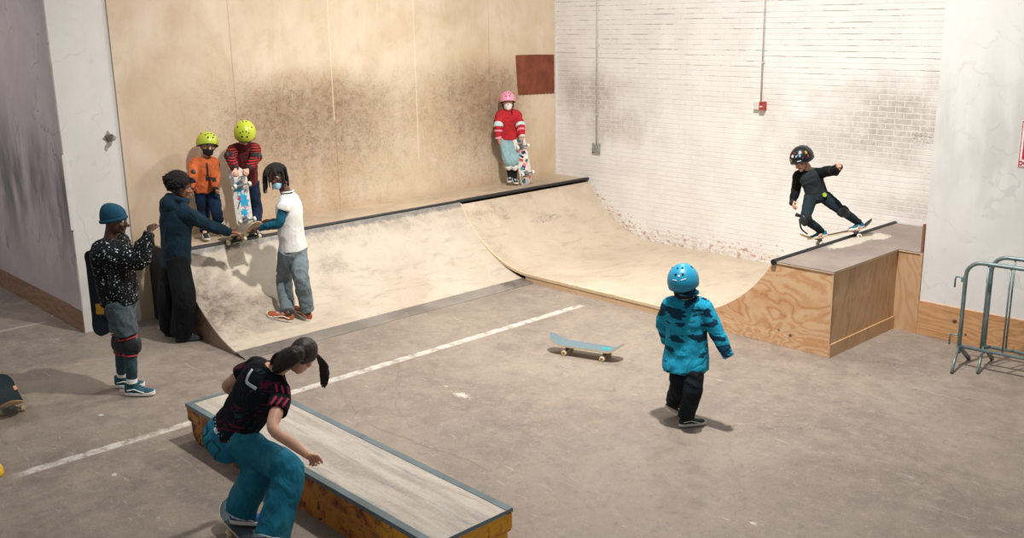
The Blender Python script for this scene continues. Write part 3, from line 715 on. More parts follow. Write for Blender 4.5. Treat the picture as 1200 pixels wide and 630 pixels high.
# ---------------------------------------------------------------- people
POSE = {'hoodie': (1.76, ((0.92, -6.7, 0.885), (0.96, -6.657, 1.386), (1.001, -6.614, 1.627), (1.142, -6.642, 1.376), (1.01, -6.725, 0.885), (1.099, -6.402, 1.203), (1.12, -6.159, 1.094), (1.2, -6.063, 1.081), (1.159, -6.761, 0.487), (1.038, -6.773, 0.09), (0.53, 0.848, 0), (0.778, -6.673, 1.395), (0.829, -6.676, 0.885), (0.806, -6.687, 1.11), (0.795, -6.605, 0.877), (0.787, -6.557, 0.717), (0.926, -6.824, 0.454), (0.747, -6.76, 0.09), (0.259, 0.966, 0), (0.375, 0.927, 0), (-0.087, 0.996, 0), (0.259, 0.966, 0))),
'beanie': (1.7, ((2.09, -7.781, 0.896), (2.074, -7.798, 1.352), (2.114, -7.756, 1.597), (2.209, -7.912, 1.352), (2.16, -7.839, 0.896), (2.329, -7.672, 1.254), (2.336, -7.541, 1.487), (2.225, -7.473, 1.585), (2.213, -7.785, 0.491), (2.212, -7.806, 0.09), (0.707, 0.707, 0), (1.938, -7.684, 1.351), (2.021, -7.722, 0.896), (1.886, -7.763, 1.091), (1.91, -7.786, 0.854), (1.926, -7.77, 0.693), (2.064, -7.802, 0.477), (1.945, -7.789, 0.09), (0.669, 0.743, 0), (0.643, 0.766, 0), (0.643, 0.766, 0), (0.643, 0.766, 0))),
'tee': (1.76, ((1.476, -5.628, 0.891), (1.469, -5.636, 1.398), (1.39, -5.72, 1.685), (1.34, -5.506, 1.398), (1.429, -5.547, 0.891), (1.311, -5.535, 1.114), (1.091, -5.645, 1.136), (0.93, -5.693, 1.136), (1.703, -5.686, 0.598), (1.64, -5.603, 0.195), (-0.985, -0.174, 0), (1.598, -5.765, 1.398), (1.523, -5.71, 0.891), (1.6, -5.843, 1.205), (1.4, -5.956, 1.148), (1.25, -5.985, 1.122), (1.341, -5.685, 0.504), (1.6, -5.822, 0.215), (-0.743, -0.669, 0), (0.669, -0.743, 0), (-0.707, -0.707, 0), (-0.866, -0.5, 0))),
'orange': (1.18, ((0.228, -5.96, 1.431), (0.235, -5.953, 1.743), (0.273, -5.913, 1.935), (0.216, -6.061, 1.745), (0.212, -6.021, 1.431), (0.35, -6.153, 1.642), (0.377, -6.212, 1.489), (0.346, -6.219, 1.381), (0.224, -6.006, 1.16), (0.409, -6.107, 0.974), (0.966, -0.259, 0), (0.254, -5.846, 1.741), (0.245, -5.899, 1.431), (0.365, -5.899, 1.594), (0.452, -5.957, 1.465), (0.463, -5.91, 1.363), (0.436, -5.954, 1.19), (0.32, -5.873, 0.974), (0.94, 0.342, 0), (0.985, -0.174, 0), (0.985, -0.174, 0), (0.966, -0.259, 0))),
'stripe': (1.32, ((0.248, -5.464, 1.46), (0.348, -5.504, 1.862), (0.455, -5.536, 2.039), (0.306, -5.619, 1.861), (0.224, -5.53, 1.46), (0.468, -5.745, 1.799), (0.7, -5.818, 1.685), (0.79, -5.841, 1.621), (0.192, -5.519, 1.127), (0.39, -5.634, 0.926), (0.766, -0.643, 0), (0.39, -5.389, 1.863), (0.272, -5.397, 1.46), (0.566, -5.481, 1.78), (0.7, -5.673, 1.668), (0.79, -5.759, 1.611), (0.306, -5.382, 1.122), (0.498, -5.519, 0.924), (1, 0, 0), (0.866, -0.5, 0), (0.94, -0.342, 0), (0.94, -0.342, 0))),
'pink': (1.3, ((0.2, -1.193, 1.573), (0.204, -1.189, 1.918), (0.198, -1.196, 2.101), (0.135, -1.288, 1.919), (0.16, -1.25, 1.573), (0.227, -1.416, 1.778), (0.25, -1.442, 1.599), (0.225, -1.405, 1.483), (0.291, -1.303, 1.268), (0.211, -1.182, 1.009), (0.643, -0.766, 0), (0.273, -1.09, 1.917), (0.24, -1.136, 1.573), (0.411, -1.151, 1.768), (0.502, -1.208, 1.62), (0.582, -1.269, 1.547), (0.333, -1.206, 1.261), (0.253, -1.137, 0.982), (0.866, -0.5, 0), (0.766, -0.643, 0), (0.819, -0.574, 0), (0.819, -0.574, 0))),
'black': (1.3, ((5.238, -1.288, 1.314), (5.17, -1.36, 1.57), (5.107, -1.428, 1.721), (5.058, -1.397, 1.548), (5.178, -1.323, 1.314), (4.981, -1.305, 1.373), (5.019, -1.424, 1.24), (5.09, -1.501, 1.173), (5.241, -1.518, 1.101), (5.296, -1.255, 0.925), (0.259, -0.966, 0), (5.283, -1.324, 1.593), (5.298, -1.254, 1.314), (5.474, -1.405, 1.633), (5.596, -1.526, 1.695), (5.663, -1.605, 1.763), (5.49, -1.193, 1.171), (5.567, -0.939, 1.01), (0.342, -0.94, 0), (-0.259, -0.966, 0), (0.342, -0.94, 0), (0.5, -0.866, 0))),
'blue': (1.27, ((6.149, -4.843, 0.639), (6.147, -4.846, 1.013), (6.125, -4.869, 1.197), (6.254, -4.789, 1.013), (6.21, -4.815, 0.639), (6.366, -4.763, 0.841), (6.475, -4.758, 0.673), (6.475, -4.693, 0.571), (6.298, -4.94, 0.345), (6.201, -4.899, 0.07), (0.5, 0.866, 0), (6.04, -4.903, 1.012), (6.088, -4.872, 0.639), (5.948, -4.884, 0.828), (5.916, -4.806, 0.671), (5.895, -4.752, 0.564), (6.148, -4.92, 0.351), (6.002, -4.8, 0.12), (0.259, 0.966, 0), (-0.423, 0.906, 0), (-0.469, 0.883, 0), (-0.423, 0.906, 0))),
'girl': (1.66, ((5.288, -8.404, 0.751), (5.511, -8.24, 1.136), (5.661, -8.08, 1.276), (5.677, -8.252, 1.09), (5.375, -8.419, 0.751), (5.847, -8.416, 0.958), (6, -8.293, 0.8), (5.949, -8.173, 0.711), (5.675, -8.241, 0.569), (5.734, -8.426, 0.2), (0.707, 0.707, 0), (5.345, -8.227, 1.181), (5.2, -8.388, 0.751), (5.159, -8.34, 1.019), (5.121, -8.176, 0.858), (5.075, -8.058, 0.762), (5.45, -8.315, 0.554), (5.259, -8.38, 0.2), (0.766, 0.643, 0), (-0.438, 0.899, 0), (-0.035, 0.999, 0), (0.174, 0.985, 0)))}
def vv(q): return V3(q)
HEADP = [(-.50,.09,.09,.17),(-.46,.17,.15,.15),(-.38,.23,.24,.10),(-.26,.28,.33,.06),(-.10,.305,.395,.03),(.06,.325,.43,.0),(.20,.335,.45,-.02),(.32,.30,.42,-.03),(.42,.22,.31,-.035),(.48,.11,.16,-.035),(.50,.03,.04,-.035)]
class Person:
    def __init__(s, key, label, skin, hd=.225, pitch=0, roll_up=None, width=1.0):
        hgt, rows = POSE[key]; rows = [V3(q) for q in rows]; J = s.J = {'h': hgt}
        J['pel'], J['chest'], J['head'] = rows[:3]
        for si, S in enumerate('RL'):
            for ji, jn in enumerate(('sh', 'hip', 'el', 'wr', 'ha', 'kn', 'an', 'to')): J[jn + S] = rows[3 + si*8 + ji]
        J['face'], J['bodyf'], J['hipf'] = rows[19:22]; s.h = J['h']; s.s = s.h / 1.78; s.w = width
        feet = (J['an' + 'L'] + J['an' + 'R']) / 2
        s.root = root('person', (feet.x, feet.y, min(J['an' + 'L'].z, J['an' + 'R'].z) - .09 * s.s), label, 'person')
        s.pel, s.ch, s.hc = J['pel'], J['chest'], J['head']
        s.up = (s.ch - s.pel).normalized()
        s.F0, s.F1 = J['hipf'], J['bodyf']
        s.nb = s.ch + s.up * .10 * s.s
        F = J['face'].copy()
        U = ((s.hc - s.nb).normalized() * .4 + V3((0,0,1)) * .6).normalized()
        if roll_up is not None: U = V3(roll_up).normalized()
        F = (F - U * F.dot(U)).normalized(); R = F.cross(U)
        q = Matrix.Rotation(-pitch, 3, R); s.HF, s.HU, s.HR = q @ F, q @ U, R
        s.hd = hd; s.skin = skin
    # frames along the spine
    def sp(s, t):
        c = s.pel + (s.ch - s.pel) * t
        k = min(max(t, 0), 1); f = (s.F0 * (1-k) + s.F1 * k); f = (f - s.up * f.dot(s.up) * min(1, .3+k)).normalized()
        r = f.cross(s.up).normalized(); return c, r, f
    def torso(s, mb, prof, n=20, cap=(True, True), drop=None):
        """prof rows: (t, halfwidth, halfdepth, forward offset)"""
        P = []; 
        for k in range(len(prof) - 1):
            for j in range(3):
                u = j / 3; u = u*u*(3-2*u) if False else u
                P.append(tuple(a + (b-a)*u for a, b in zip(prof[k], prof[k+1])))
        P.append(prof[-1]); rs = []
        for t, w, d, o in P:
            c, r, f = s.sp(t)
            if t < 0: c = s.pel + (s.up * .5 + V3((0,0,1)) * .5) * ((s.ch - s.pel).length * t)
            c = c + f * o * s.s
            rs.append([c + r * (w*s.s*s.w) * (abs(math.cos(q))**.85) * (1 if math.cos(q) > 0 else -1) + f * (d*s.s*s.w) * (abs(math.sin(q))**.85) * (1 if math.sin(q) > 0 else -1) for q in (2*PI*j/n for j in range(n))])
        mb.rings(rs, cap)
    def arm_pts(s, S):
        J = s.J; sh, el, wr = J['sh'+S], J['el'+S], J['wr'+S]; inn = s.ch + (sh - s.ch) * .45
        return inn, sh, el, wr
    def arm(s, mb, S, rs, frac=1.0, inner=True):
        """rs: inner, shoulder, mid upper, elbow, mid forearm, wrist; frac shortens the sleeve (1 = wrist)"""
        inn, sh, el, wr = s.arm_pts(S)
        P = [inn, sh - V3((0,0,1)) * .01, sh.lerp(el, .5), el, el.lerp(wr, .5), wr]
        tf = [0, .2, .35, .6, .8, 1.0]
        pts = []; rr = []
        for p, r, q in zip(P, rs, tf):
            if q <= frac + 1e-6: pts.append(p); rr.append(r * s.s)
        if frac < 1 and tf[len(pts)-1] < frac:
            i = len(pts); u = (frac - tf[i-1]) / (tf[i] - tf[i-1]); pts.append(P[i-1].lerp(P[i], u)); rr.append((rs[i-1] + (rs[i]-rs[i-1]) * u) * s.s)
        if not inner: pts, rr = pts[1:], rr[1:]
        mb.tube(pts, rr, 14, sub=4)
    def leg(s, mb, S, rs, frac=1.0, hip_in=.0, f0=0.0, low=0.0):
        """rs: hip, mid thigh, knee, mid calf, ankle"""
        J = s.J; hp, kn, an = J['hip'+S], J['kn'+S], J['an'+S]
        an = an - V3((0,0,1)) * low
        P = [hp, hp.lerp(kn, .5), kn, kn.lerp(an, .5), an]; tf = [0, .25, .5, .75, 1]
        pts = []; rr = []
        def at(u):
            u = min(max(u, 0), 1) * 4; i = min(int(u), 3); w = u - i; return P[i].lerp(P[i+1], w), (rs[i] + (rs[i+1]-rs[i]) * w) * s.s
        keys = [f0] + [q for q in tf if f0 < q < frac] + [frac]
        for q in keys:
            p, r = at(q); pts.append(p); rr.append(r)
        mb.tube(pts, rr, 16, sub=4)
        return pts, rr
    def headpt(s, az, z, off=0.0):
        """surface point of the head; az 0 = forward, z in head heights"""
        for i in range(len(HEADP) - 1):
            if HEADP[i][0] <= z <= HEADP[i+1][0] or i == len(HEADP) - 2:
                a, b = HEADP[i], HEADP[i+1]; u = min(max((z - a[0]) / (b[0] - a[0]), 0), 1); break
        w, d, o = (a[j] + (b[j] - a[j]) * u for j in (1, 2, 3))
        H = s.hd
        return s.hc + s.HU * (z * H) + s.HR * ((w * H + off) * math.sin(az)) + s.HF * ((d * H + off) * math.cos(az) + o * H)
    def hp(s, r, f, u): return s.hc + s.HR * r * s.hd + s.HF * f * s.hd + s.HU * u * s.hd
    def body(s, hands=None, voxel=.006):
        mb = MB(); J = s.J; k = s.s
        s.torso(mb, [(-.24,.10,.08,0),(-.12,.15,.10,0),(.05,.155,.105,0),(.3,.135,.095,0),(.5,.13,.092,0),(.75,.15,.105,0),(.95,.155,.1,0),(1.08,.12,.08,0),(1.18,.06,.055,0)])
        for S in 'LR':
            s.arm(mb, S, [.06,.052,.046,.037,.036,.026])
            s.leg(mb, S, [.085,.075,.052,.052,.036])
            an = J['an'+S]; td = J['to'+S]
            mb.tube([an, an - V3((0,0,.035*k)) + td*.02*k, an - V3((0,0,.05*k)) + td*.10*k], [.034*k,.034*k,.024*k], 10, sub=2, dome=True)
        H = s.hd
        rs = [[s.headpt(2*PI*j/26, z) for j in range(26)] for z in [-.5 + i/22 for i in range(23)]]
        mb.rings(rs)
        mb.tube([s.nb - s.up*.05*k, s.nb.lerp(s.hc, .45), s.hc - s.HU*.15*H - s.HF*.06*H], [.062*k, .05*k + .004, .052*k + .002], 14, sub=3)
        mb.tube([s.hp(0,.40,.06), s.hp(0,.47,-.06), s.hp(0,.53,-.13)], [.045*H,.055*H,.075*H], 8, sub=2, dome=True)
        mb.ball(s.hp(.05,.47,-.15), .05*H, 8, 6); mb.ball(s.hp(-.05,.47,-.15), .05*H, 8, 6)
        for g in (-1, 1):
            mb.ball(s.hp(.335*g, -.03, -.06), (.075*H, .035*H, .12*H), 10, 8, Matrix((s.HF, s.HR, s.HU)).transposed())
            mb.tube([s.hp(.06*g,.435,.12), s.hp(.15*g,.42,.14), s.hp(.25*g,.34,.10)], .035*H, 8, dome=True)
            mb.ball(s.hp(.17*g,.33,-.12), .10*H, 10, 8)
        for dz, w in ((-.255, .10), (-.305, .08)):
            mb.tube([s.hp(-w,.37,dz), s.hp(0,.425,dz), s.hp(w,.37,dz)], .028*H, 8, sub=2, dome=True)
        mb.ball(s.hp(0,.34,-.42), .11*H, 10, 8)
        o = bake(mb, 'body', s.skin, s.root, voxel=voxel, smooth=2)
        hm = MB()
        for S in 'LR':
            cfg = (hands or {}).get(S)
            if cfg == 'none': continue
            s.hand(hm, S, **(cfg or {}))
        if hm.v:
            h = bake(hm, 'hand_tmp', s.skin, s.root, voxel=.0032, smooth=1)
            bm = bmesh.new(); bm.from_mesh(o.data); bm.from_mesh(h.data); bm.to_mesh(o.data); bm.free()
            bpy.data.objects.remove(h)
            for p in o.data.polygons: p.use_smooth = True
        s.bd = o; return o
    def hand(s, mb, S, n=None, curl=.35, spread=.10, size=None, thumb=.6):
        J = s.J; wr, tip = J['wr'+S], J['ha'+S]; d = (tip - wr).normalized(); k = size or s.s
        if n is None: n = (s.ch + s.F1*.2 - wr)      # palms face the body
        n = V3(n); n = (n - d*n.dot(d)).normalized()
        sd = d.cross(n)                 # across the palm
        # thumb side: towards the front of the body for hanging arms
        th = s.F1 if abs(s.F1.dot(sd)) > .25 else (V3((0,0,1)))
        if sd.dot(th) < 0: sd = -sd
        L = .085 * k
        rs = []
        for u, w, t_ in ((-.28,.024,.020),(.0,.027,.019),(.3,.036,.017),(.65,.042,.016),(1.0,.041,.013)):
            c = wr + d*L*u; rs.append([c + sd*(w*k)*math.cos(q) + n*(t_*k)*math.sin(q) for q in (2*PI*j/14 for j in range(14))])
        mb.rings(rs)
        for i, (off, ln) in enumerate(((.031,.070),(.0105,.078),(-.0105,.072),(-.030,.056))):
            dd = (d + sd * spread * (1.5 - i) * .6).normalized(); p = wr + d*L*.93 + sd*off*k; pts = [p - dd*.012*k, p]
            a = 0; ax = dd
            for fr, c_ in ((.45, .9), (.32, 1.1), (.23, .8)):
                a += curl * c_; v = dd*math.cos(a) + n*math.sin(a); p = p + v*ln*fr*k; pts.append(p)
            mb.tube(pts, [.0098*k,.0096*k,.0088*k,.0082*k,.0068*k], 8, dome=True)
        p = wr + d*L*.22 + sd*.022*k; pts = [p]
        v = (d*.65 + sd*.75 + n*.25).normalized(); p = p + v*.036*k; pts.append(p)
        v = (d*.85 + sd*.3 + n*thumb).normalized(); p = p + v*.030*k; pts.append(p)
        v = (d*.9 + n*thumb).normalized(); p = p + v*.024*k; pts.append(p)
        mb.tube(pts, [.014*k,.0118*k,.0105*k,.0082*k], 8, dome=True)
    def face(s, eyes=True, brow='2A1C14', lips='9A5A50', iris='1C120C', lips_on=True):
        H = s.hd
        for g in (-1, 1):
            if eyes:
                e = MB(); c = s.hp(.145*g, .365, .04); e.ball(c, .062*H, 12, 8, mi=0)
                e.ball(c + s.HF*.030*H, .042*H, 10, 8, mi=1)
                make('eye', e, [mat('E6E0D8', .3), mat(iris, .25)], s.root, smooth=True)
            make('eyebrow', MB().tube([s.hp(.06*g,.462,.13), s.hp(.15*g,.452,.165), s.hp(.26*g,.36,.13)], [.014*H,.02*H,.010*H], 6, sub=2), mat(brow, .9), s.root, smooth=True)
        if lips_on:
            m = MB(); m.tube([s.hp(-.11,.375,-.27), s.hp(-.04,.445,-.258), s.hp(.04,.445,-.258), s.hp(.11,.375,-.27)], [.012*H,.022*H,.022*H,.012*H], 8, sub=3)
            m.tube([s.hp(-.10,.375,-.278), s.hp(0,.44,-.305), s.hp(.10,.375,-.278)], [.012*H,.026*H,.012*H], 8, sub=3)
            make('lips', m, mat(lips, .5), s.root, smooth=True)
    def patch(s, name, m, az0, az1, zf, off, nu=22, nv=12, th=.004, noise=None, par=None):
        """a shell lying on the head; zf(az, v) gives the height for v in 0..1"""
        mb = MB(); vs = []
        for i in range(nu + 1):
            az = az0 + (az1 - az0) * i / nu
            for j in range(nv + 1):
                v = j / nv; vs.append(s.headpt(az, zf(az, v), off(az, v) if callable(off) else off))
        fs = [(i*(nv+1)+j, (i+1)*(nv+1)+j, (i+1)*(nv+1)+j+1, i*(nv+1)+j+1) for i in range(nu) for j in range(nv)]
        mb.add(vs, fs); return bake(mb, name, m, par or s.root, solid=th, subsurf=1, noise=noise)
    def medmask(s, col, straps='E8E8E8', low=-.50, high=-.02, m=None, bulge=.027):
        keep = s.headpt
        def wide(az, z, off=0.0):
            zc = max(z, -.30); return keep(az, zc, off) + s.HU * ((z - zc) * s.hd)
        s.headpt = wide
        def off(az, v): return .007 + bulge * math.exp(-(az/.62)**2) * math.sin(PI * min(max(v*1.0, 0), 1)) ** .6
        k = s.patch('face_mask', m or mat(col, .8), -1.15, 1.15, lambda az, v: (low + abs(az)*.10) + ((high - abs(az)*.16) - (low + abs(az)*.10)) * v, off, 20, 10, .002)
        s.headpt = keep
        for g in (-1, 1):
            make('ear_loop', MB().tube([s.headpt(1.12*g, -.2, .008), s.headpt(1.5*g, -.06, .012), s.headpt(1.62*g, .02, .012)], .0022, 6), mat(straps, .7), k, smooth=True)
        return k
    def helmet(s, col, a=.118, b=.138, h=.13, up=.022, back=-.03, rough=.35, m=None, vent='15181A', straps=True, tilt=0, rimc=None, size=1.0):
        m = m or mat(col, rough, var=.05)
        a, b, h = a*size, b*size, h*size
        C0 = s.hc + s.HU * up + s.HF * -.008
        F, U, R = s.HF, s.HU, s.HR
        if tilt: q = Matrix.Rotation(tilt, 3, R); F, U = q @ F, q @ U
        def pt(az, el, o=0): return C0 + R*((a+o)*math.cos(el)*math.sin(az)) + F*((b+o)*math.cos(el)*math.cos(az)) + U*((h+o)*math.sin(el))
        def rim(az):
            c = math.cos(az); return -.30 + .38*max(c, 0)**1.2 - .12*max(-c, 0)
        mb = MB(); n = 40; rows = 14; rs = []
        for j in range(rows + 1):
            v = j / rows; rs.append([pt(2*PI*i/n, rim(2*PI*i/n) + (PI/2 - .04 - rim(2*PI*i/n)) * v) for i in range(n)])
        mb.rings(rs, (False, True)); hl = bake(mb, 'helmet', m, s.root, solid=-.012, subsurf=1)
        rm = MB(); pts = [pt(2*PI*i/n, rim(2*PI*i/n), -.004) for i in range(n + 1)]
        rm.tube(pts, .0065, 8, cap=(False, False)); make('helmet_rim', rm, mat(rimc or '22262A', .6), hl, smooth=True)
        for az, el, w in ((-.28,.62,.010),(.28,.62,.010),(-.62,.85,.008),(.62,.85,.008),(PI-.28,.62,.010),(PI+.28,.62,.010),(PI-.3,1.05,.008),(PI+.3,1.05,.008),(-.3,1.05,.008),(.3,1.05,.008),(1.57,.9,.009),(-1.57,.9,.009)):
            p = pt(az, el, .0005); nn = ((p - C0)).normalized(); t1 = nn.orthogonal().normalized()
            make('vent_hole', MB().tube([p - nn*.004, p + nn*.0012], w*size, 12), mat(vent, .8), hl)
        if straps:
            ch_ = s.hp(0, .22, -.54)
            for g in (-1, 1):
                make('chin_strap', MB().tube([pt(1.15*g, rim(1.15), -.012), s.headpt(1.35*g, -.25, .006), s.headpt(.9*g, -.46, .006), ch_], [.006,.006,.006,.006], 8, sub=3, flat=.4), mat('1E2124', .7), hl, smooth=True)
        s.hpt, s.hC = pt, C0; s.hl = hl; return hl
    def hsticker(s, az, el, pts, col, off=.002, rot=0):
        p = s.hpt(az, el, off); nn = (p - s.hC).normalized(); U = s.HU; e1 = U.cross(nn).normalized(); e2 = nn.cross(e1)
        c, sn = math.cos(rot), math.sin(rot); mb = MB()
        P = []
        for x, y in pts:
            x, y = x*c - y*sn, x*sn + y*c
            P.append(s.hpt(az + x / (.12*math.cos(el)), el + y/.13, off))
        mb.prism(P, None, nn * .0012); make('sticker', mb, mat(col, .45), s.hl)
    def shoe(s, S, up=(0,0,1), L=.285, upper='1C6C78', sole='E8E4DC', stripe='E8E4DC', lace='E8E8E8', hi=False, toe=None, td=None, drop=.0):
        J = s.J; an = J['an'+S]; k = s.s; x = V3(td) if td is not None else J['to'+S]; z = V3(up).normalized(); x = (x - z*x.dot(z)).normalized(); y = z.cross(x)
        O = an - z * (.085 * k + drop); Lk = L * k; Mx = Matrix((x, y, z)).transposed().to_4x4(); Mx.translation = O
        hw = lambda u: (.036 + .012*math.sin(PI*min(u/.55, 1)*.5) + .004*math.sin(PI*u)) * k * (math.sqrt(max(1 - ((u-.84)/.165)**2, 0)) if u > .84 else (math.sqrt(max(1 - ((.10-u)/.105)**2, 0)) if u < .10 else 1))
        us = [0.0] + [.02, .05, .10] + [.1 + .74*i/9 for i in range(1, 10)] + [.88, .92, .96, .985, 1.0]
        X = lambda u: -.075*k + Lk*u
        top = [(X(u), hw(u)) for u in us]; outl = [(a, w) for a, w in top] + [(a, -w) for a, w in reversed(top)]
        mb = MB(); rs = []
        for zz, g in ((0.0, .94), (.006, 1.03), (.026, 1.03), (.030, .96)):
            rs.append([Mx @ V3((a, w*g, zz*k + (.006*k if a > X(.9) else 0))) for a, w in outl])
        n_ = len(outl); mb.rings(rs)
        up_ = MB(); H_ = .125 if hi else .095; rs = []
        for u in us:
            if u <= .36: t_ = H_
            elif u < .66: q = (u-.36)/.30; t_ = H_ + (.062 - H_) * (q*q*(3-2*q))
            else: t_ = .062 - .022*((u-.66)/.34)**2
            if u > .93: t_ *= (1 - ((u-.93)/.08)**2 * .6)
            if u < .1: t_ *= .93
            w = max(hw(u), .004); ring = []
            for q in (PI*j/10 for j in range(11)):
                ring.append(Mx @ V3((X(u), w*math.cos(q)*(1 - .22*math.sin(q)*(1 if u < .5 else .3)), .020*k + (t_*k - .020*k)*math.sin(q)**.75)))
            ring.append(Mx @ V3((X(u), -w*.5, .02*k))); ring.append(Mx @ V3((X(u), w*.5, .02*k)))
            rs.append(ring)
        up_.rings(rs); 
        um = mat(upper, .75, var=.1)
        sh_ = bake(up_, 'shoe', um, s.root, subsurf=1)
        make('sole', mb, mat(sole, .6), sh_, smooth=True, auto=.6)
        if stripe:
            for g in (-1, 1):
                P = []
                for i, (u, zz) in enumerate(((.12,.052),(.25,.058),(.36,.066),(.46,.058),(.58,.044),(.70,.036))):
                    P.append(Mx @ V3((X(u), g*(hw(u)*(.965 - .10*(zz-.03)/.05) + .002*k), zz*k)))
                make('side_stripe', MB().tube(P, [.0055*k]*len(P), 6, sub=2), mat(stripe, .7), sh_, smooth=True)
        if lace:
            lm = MB()
            for u in (.40, .46, .52, .58, .63):
                q = (u-.36)/.30; t_ = (H_ + (.062 - H_)*(q*q*(3-2*q)))*k; w = hw(u)*.5
                lm.tube([Mx @ V3((X(u), -w, t_ - .010*k)), Mx @ V3((X(u)+.004, 0, t_ + .003*k)), Mx @ V3((X(u), w, t_ - .010*k))], .0032*k + .0006, 6)
            make('laces', lm, mat(lace, .8), sh_, smooth=True)
        mb = MB().ball(Mx @ V3((X(.22), 0, H_*.94*k)), (.044*k, .035*k, .008*k), 14, 6, Mx.to_3x3())
        make('collar_lining', mb, mat('17191B', .9), sh_, smooth=True)
        return sh_
    def ring_on_leg(s, name, S, u0, u1, rad, m, par=None, n=18):
        J = s.J; P = [J['hip'+S], J['kn'+S], J['an'+S]]
        def at(u): return P[0].lerp(P[1], u*2) if u < .5 else P[1].lerp(P[2], u*2-1)
        k = 5; pts = [at(u0 + (u1-u0)*i/k) for i in range(k+1)]
        return bake(MB().tube(pts, [r*s.s for r in rad] if hasattr(rad, '__len__') else rad*s.s, n), name, m, par or s.root, subsurf=1)
    def knee_pad(s, S, r=.075, col='1A1D20', cap='26292D', lenf=.12, capr=None, mid=.5):
        J = s.J; kn = J['kn'+S]; th = (kn - J['hip'+S]).normalized(); shn = (J['an'+S] - kn).normalized()
        f = (th - shn); f = f.normalized() if f.length > .15 else s.F0
        if f.dot(s.F0) < 0 and (th - shn).length < .4: f = s.F0
        ax = (th + shn).normalized(); f = (f - ax*f.dot(ax)).normalized(); k = s.s
        p = s.ring_on_leg('knee_pad', S, mid - lenf*.45, mid + lenf*.55, [r*.96, r*1.02, r*1.06, r*1.06, r*1.02, r*.94], mat(col, .85, bump=.3, bscale=120))
        Rm = Matrix((ax.cross(f), f, ax)).transposed()
        kn = kn.lerp(J['an'+S], (mid - .5)*2) if mid > .5 else kn
        cp = MB().ball(kn + f*(r*.72*k) + ax*.01, (r*.72*k, r*.48*k, r*1.05*k), 16, 10, Rm)
        make('pad_cap', cp, mat(cap, .5), p, smooth=True)
        s.kf = f; return p
    def ring_on_arm(s, name, S, u0, u1, rad, m, par=None):
        _, sh, el, wr = s.arm_pts(S)
        def at(u): return sh.lerp(el, u*2) if u < .5 else el.lerp(wr, u*2-1)
        pts = [at(u0 + (u1-u0)*i/4) for i in range(5)]
        return bake(MB().tube(pts, rad*s.s, 14), name, m, par or s.root, subsurf=1)
    def elbow_pad(s, S, r=.058, col='1A1D20', cap='2B2E32'):
        _, sh, el, wr = s.arm_pts(S); p = s.ring_on_arm('elbow_pad', S, .40, .64, r, mat(col, .85))
        d = ((el - sh).normalized() - (wr - el).normalized()); d = d.normalized() if d.length > .1 else -s.F1
        make('pad_cap', MB().ball(el + d*r*.6*s.s, (r*.6*s.s, r*.6*s.s, r*.85*s.s), 12, 8), mat(cap, .5), p, smooth=True); return p
    def shirt(s, name, m, prof, rs, frac=1.0, voxel=.009, noise=(.010, 9, .7, 0), fr=None, extra=None, smooth=3, sleeves='LR'):
        mb = MB(); s.torso(mb, prof)
        for S in sleeves: s.arm(mb, S, rs, (fr or {}).get(S, frac))
        if extra: extra(mb)
        o = bake(mb, name, m, s.root, voxel=voxel, smooth=smooth, noise=(noise[0]*s.s, noise[1]/s.s**.5, noise[2], noise[3])); return o
    def trousers(s, name, m, rs, hip=(.165,.12), frac=1.0, voxel=.009, noise=(.009, 9, .9, 3), top=.12, smooth=3, low=0, legs='LR', seat=0):
        mb = MB(); w, d = hip
        s.torso(mb, [(-.26,w*.62,d*.7,-seat),(-.16,w*.96,d*.98,-seat),(-.05,w,d+seat*.3,-seat),(top,w*.92,d*.95,0)])
        for S in legs: s.leg(mb, S, rs, frac, low=low)
        return bake(mb, name, m, s.root, voxel=voxel, smooth=smooth, noise=(noise[0]*s.s, noise[1]/s.s**.5, noise[2], noise[3]))

def cloth(name, col, var=.18, rough=.9, scale=8, weave=220, kind=None, c2=None, folds=2.2):
    t = T(name); o = t.obj(); n1 = t.noise(o, scale, 4, .6); n2 = t.noise(o, weave, 2)
    c = lin(col); d = tuple(x*(1-var) for x in c[:3])+(1,); e = tuple(min(1, x*(1+var)) for x in c[:3])+(1,)
    cc = t.mix(t.step(n1, .3, .7), d, e)
    if kind: cc = kind(t, o, cc)
    fold = t.noise(o, 8, 2, .45, 1.0, mul=(1, 1, .7)); f2 = t.m_('ABSOLUTE', t.m_('SUBTRACT', fold, .5))
    t.bump(t.m_('ADD', t.m_('MULTIPLY', f2, folds), t.m_('MULTIPLY', n2, .06)), .8, .02)
    t.bs.inputs['Specular IOR Level'].default_value = .25
    return t.done(cc, rough)
def skinmat(col):
    t = T('skin'); o = t.obj(); n1 = t.noise(o, 12, 3)
    c = lin(col); cc = t.mix(t.step(n1, .3, .7), tuple(x*.9 for x in c[:3])+(1,), tuple(min(1, x*1.08) for x in c[:3])+(1,))
    t.bs.inputs['Subsurface Weight'].default_value = .0
    return t.done(cc, .5)
DARK, BROWN, FAIR = skinmat('5A3A2C'), skinmat('8A5A42'), skinmat('D9A68C')
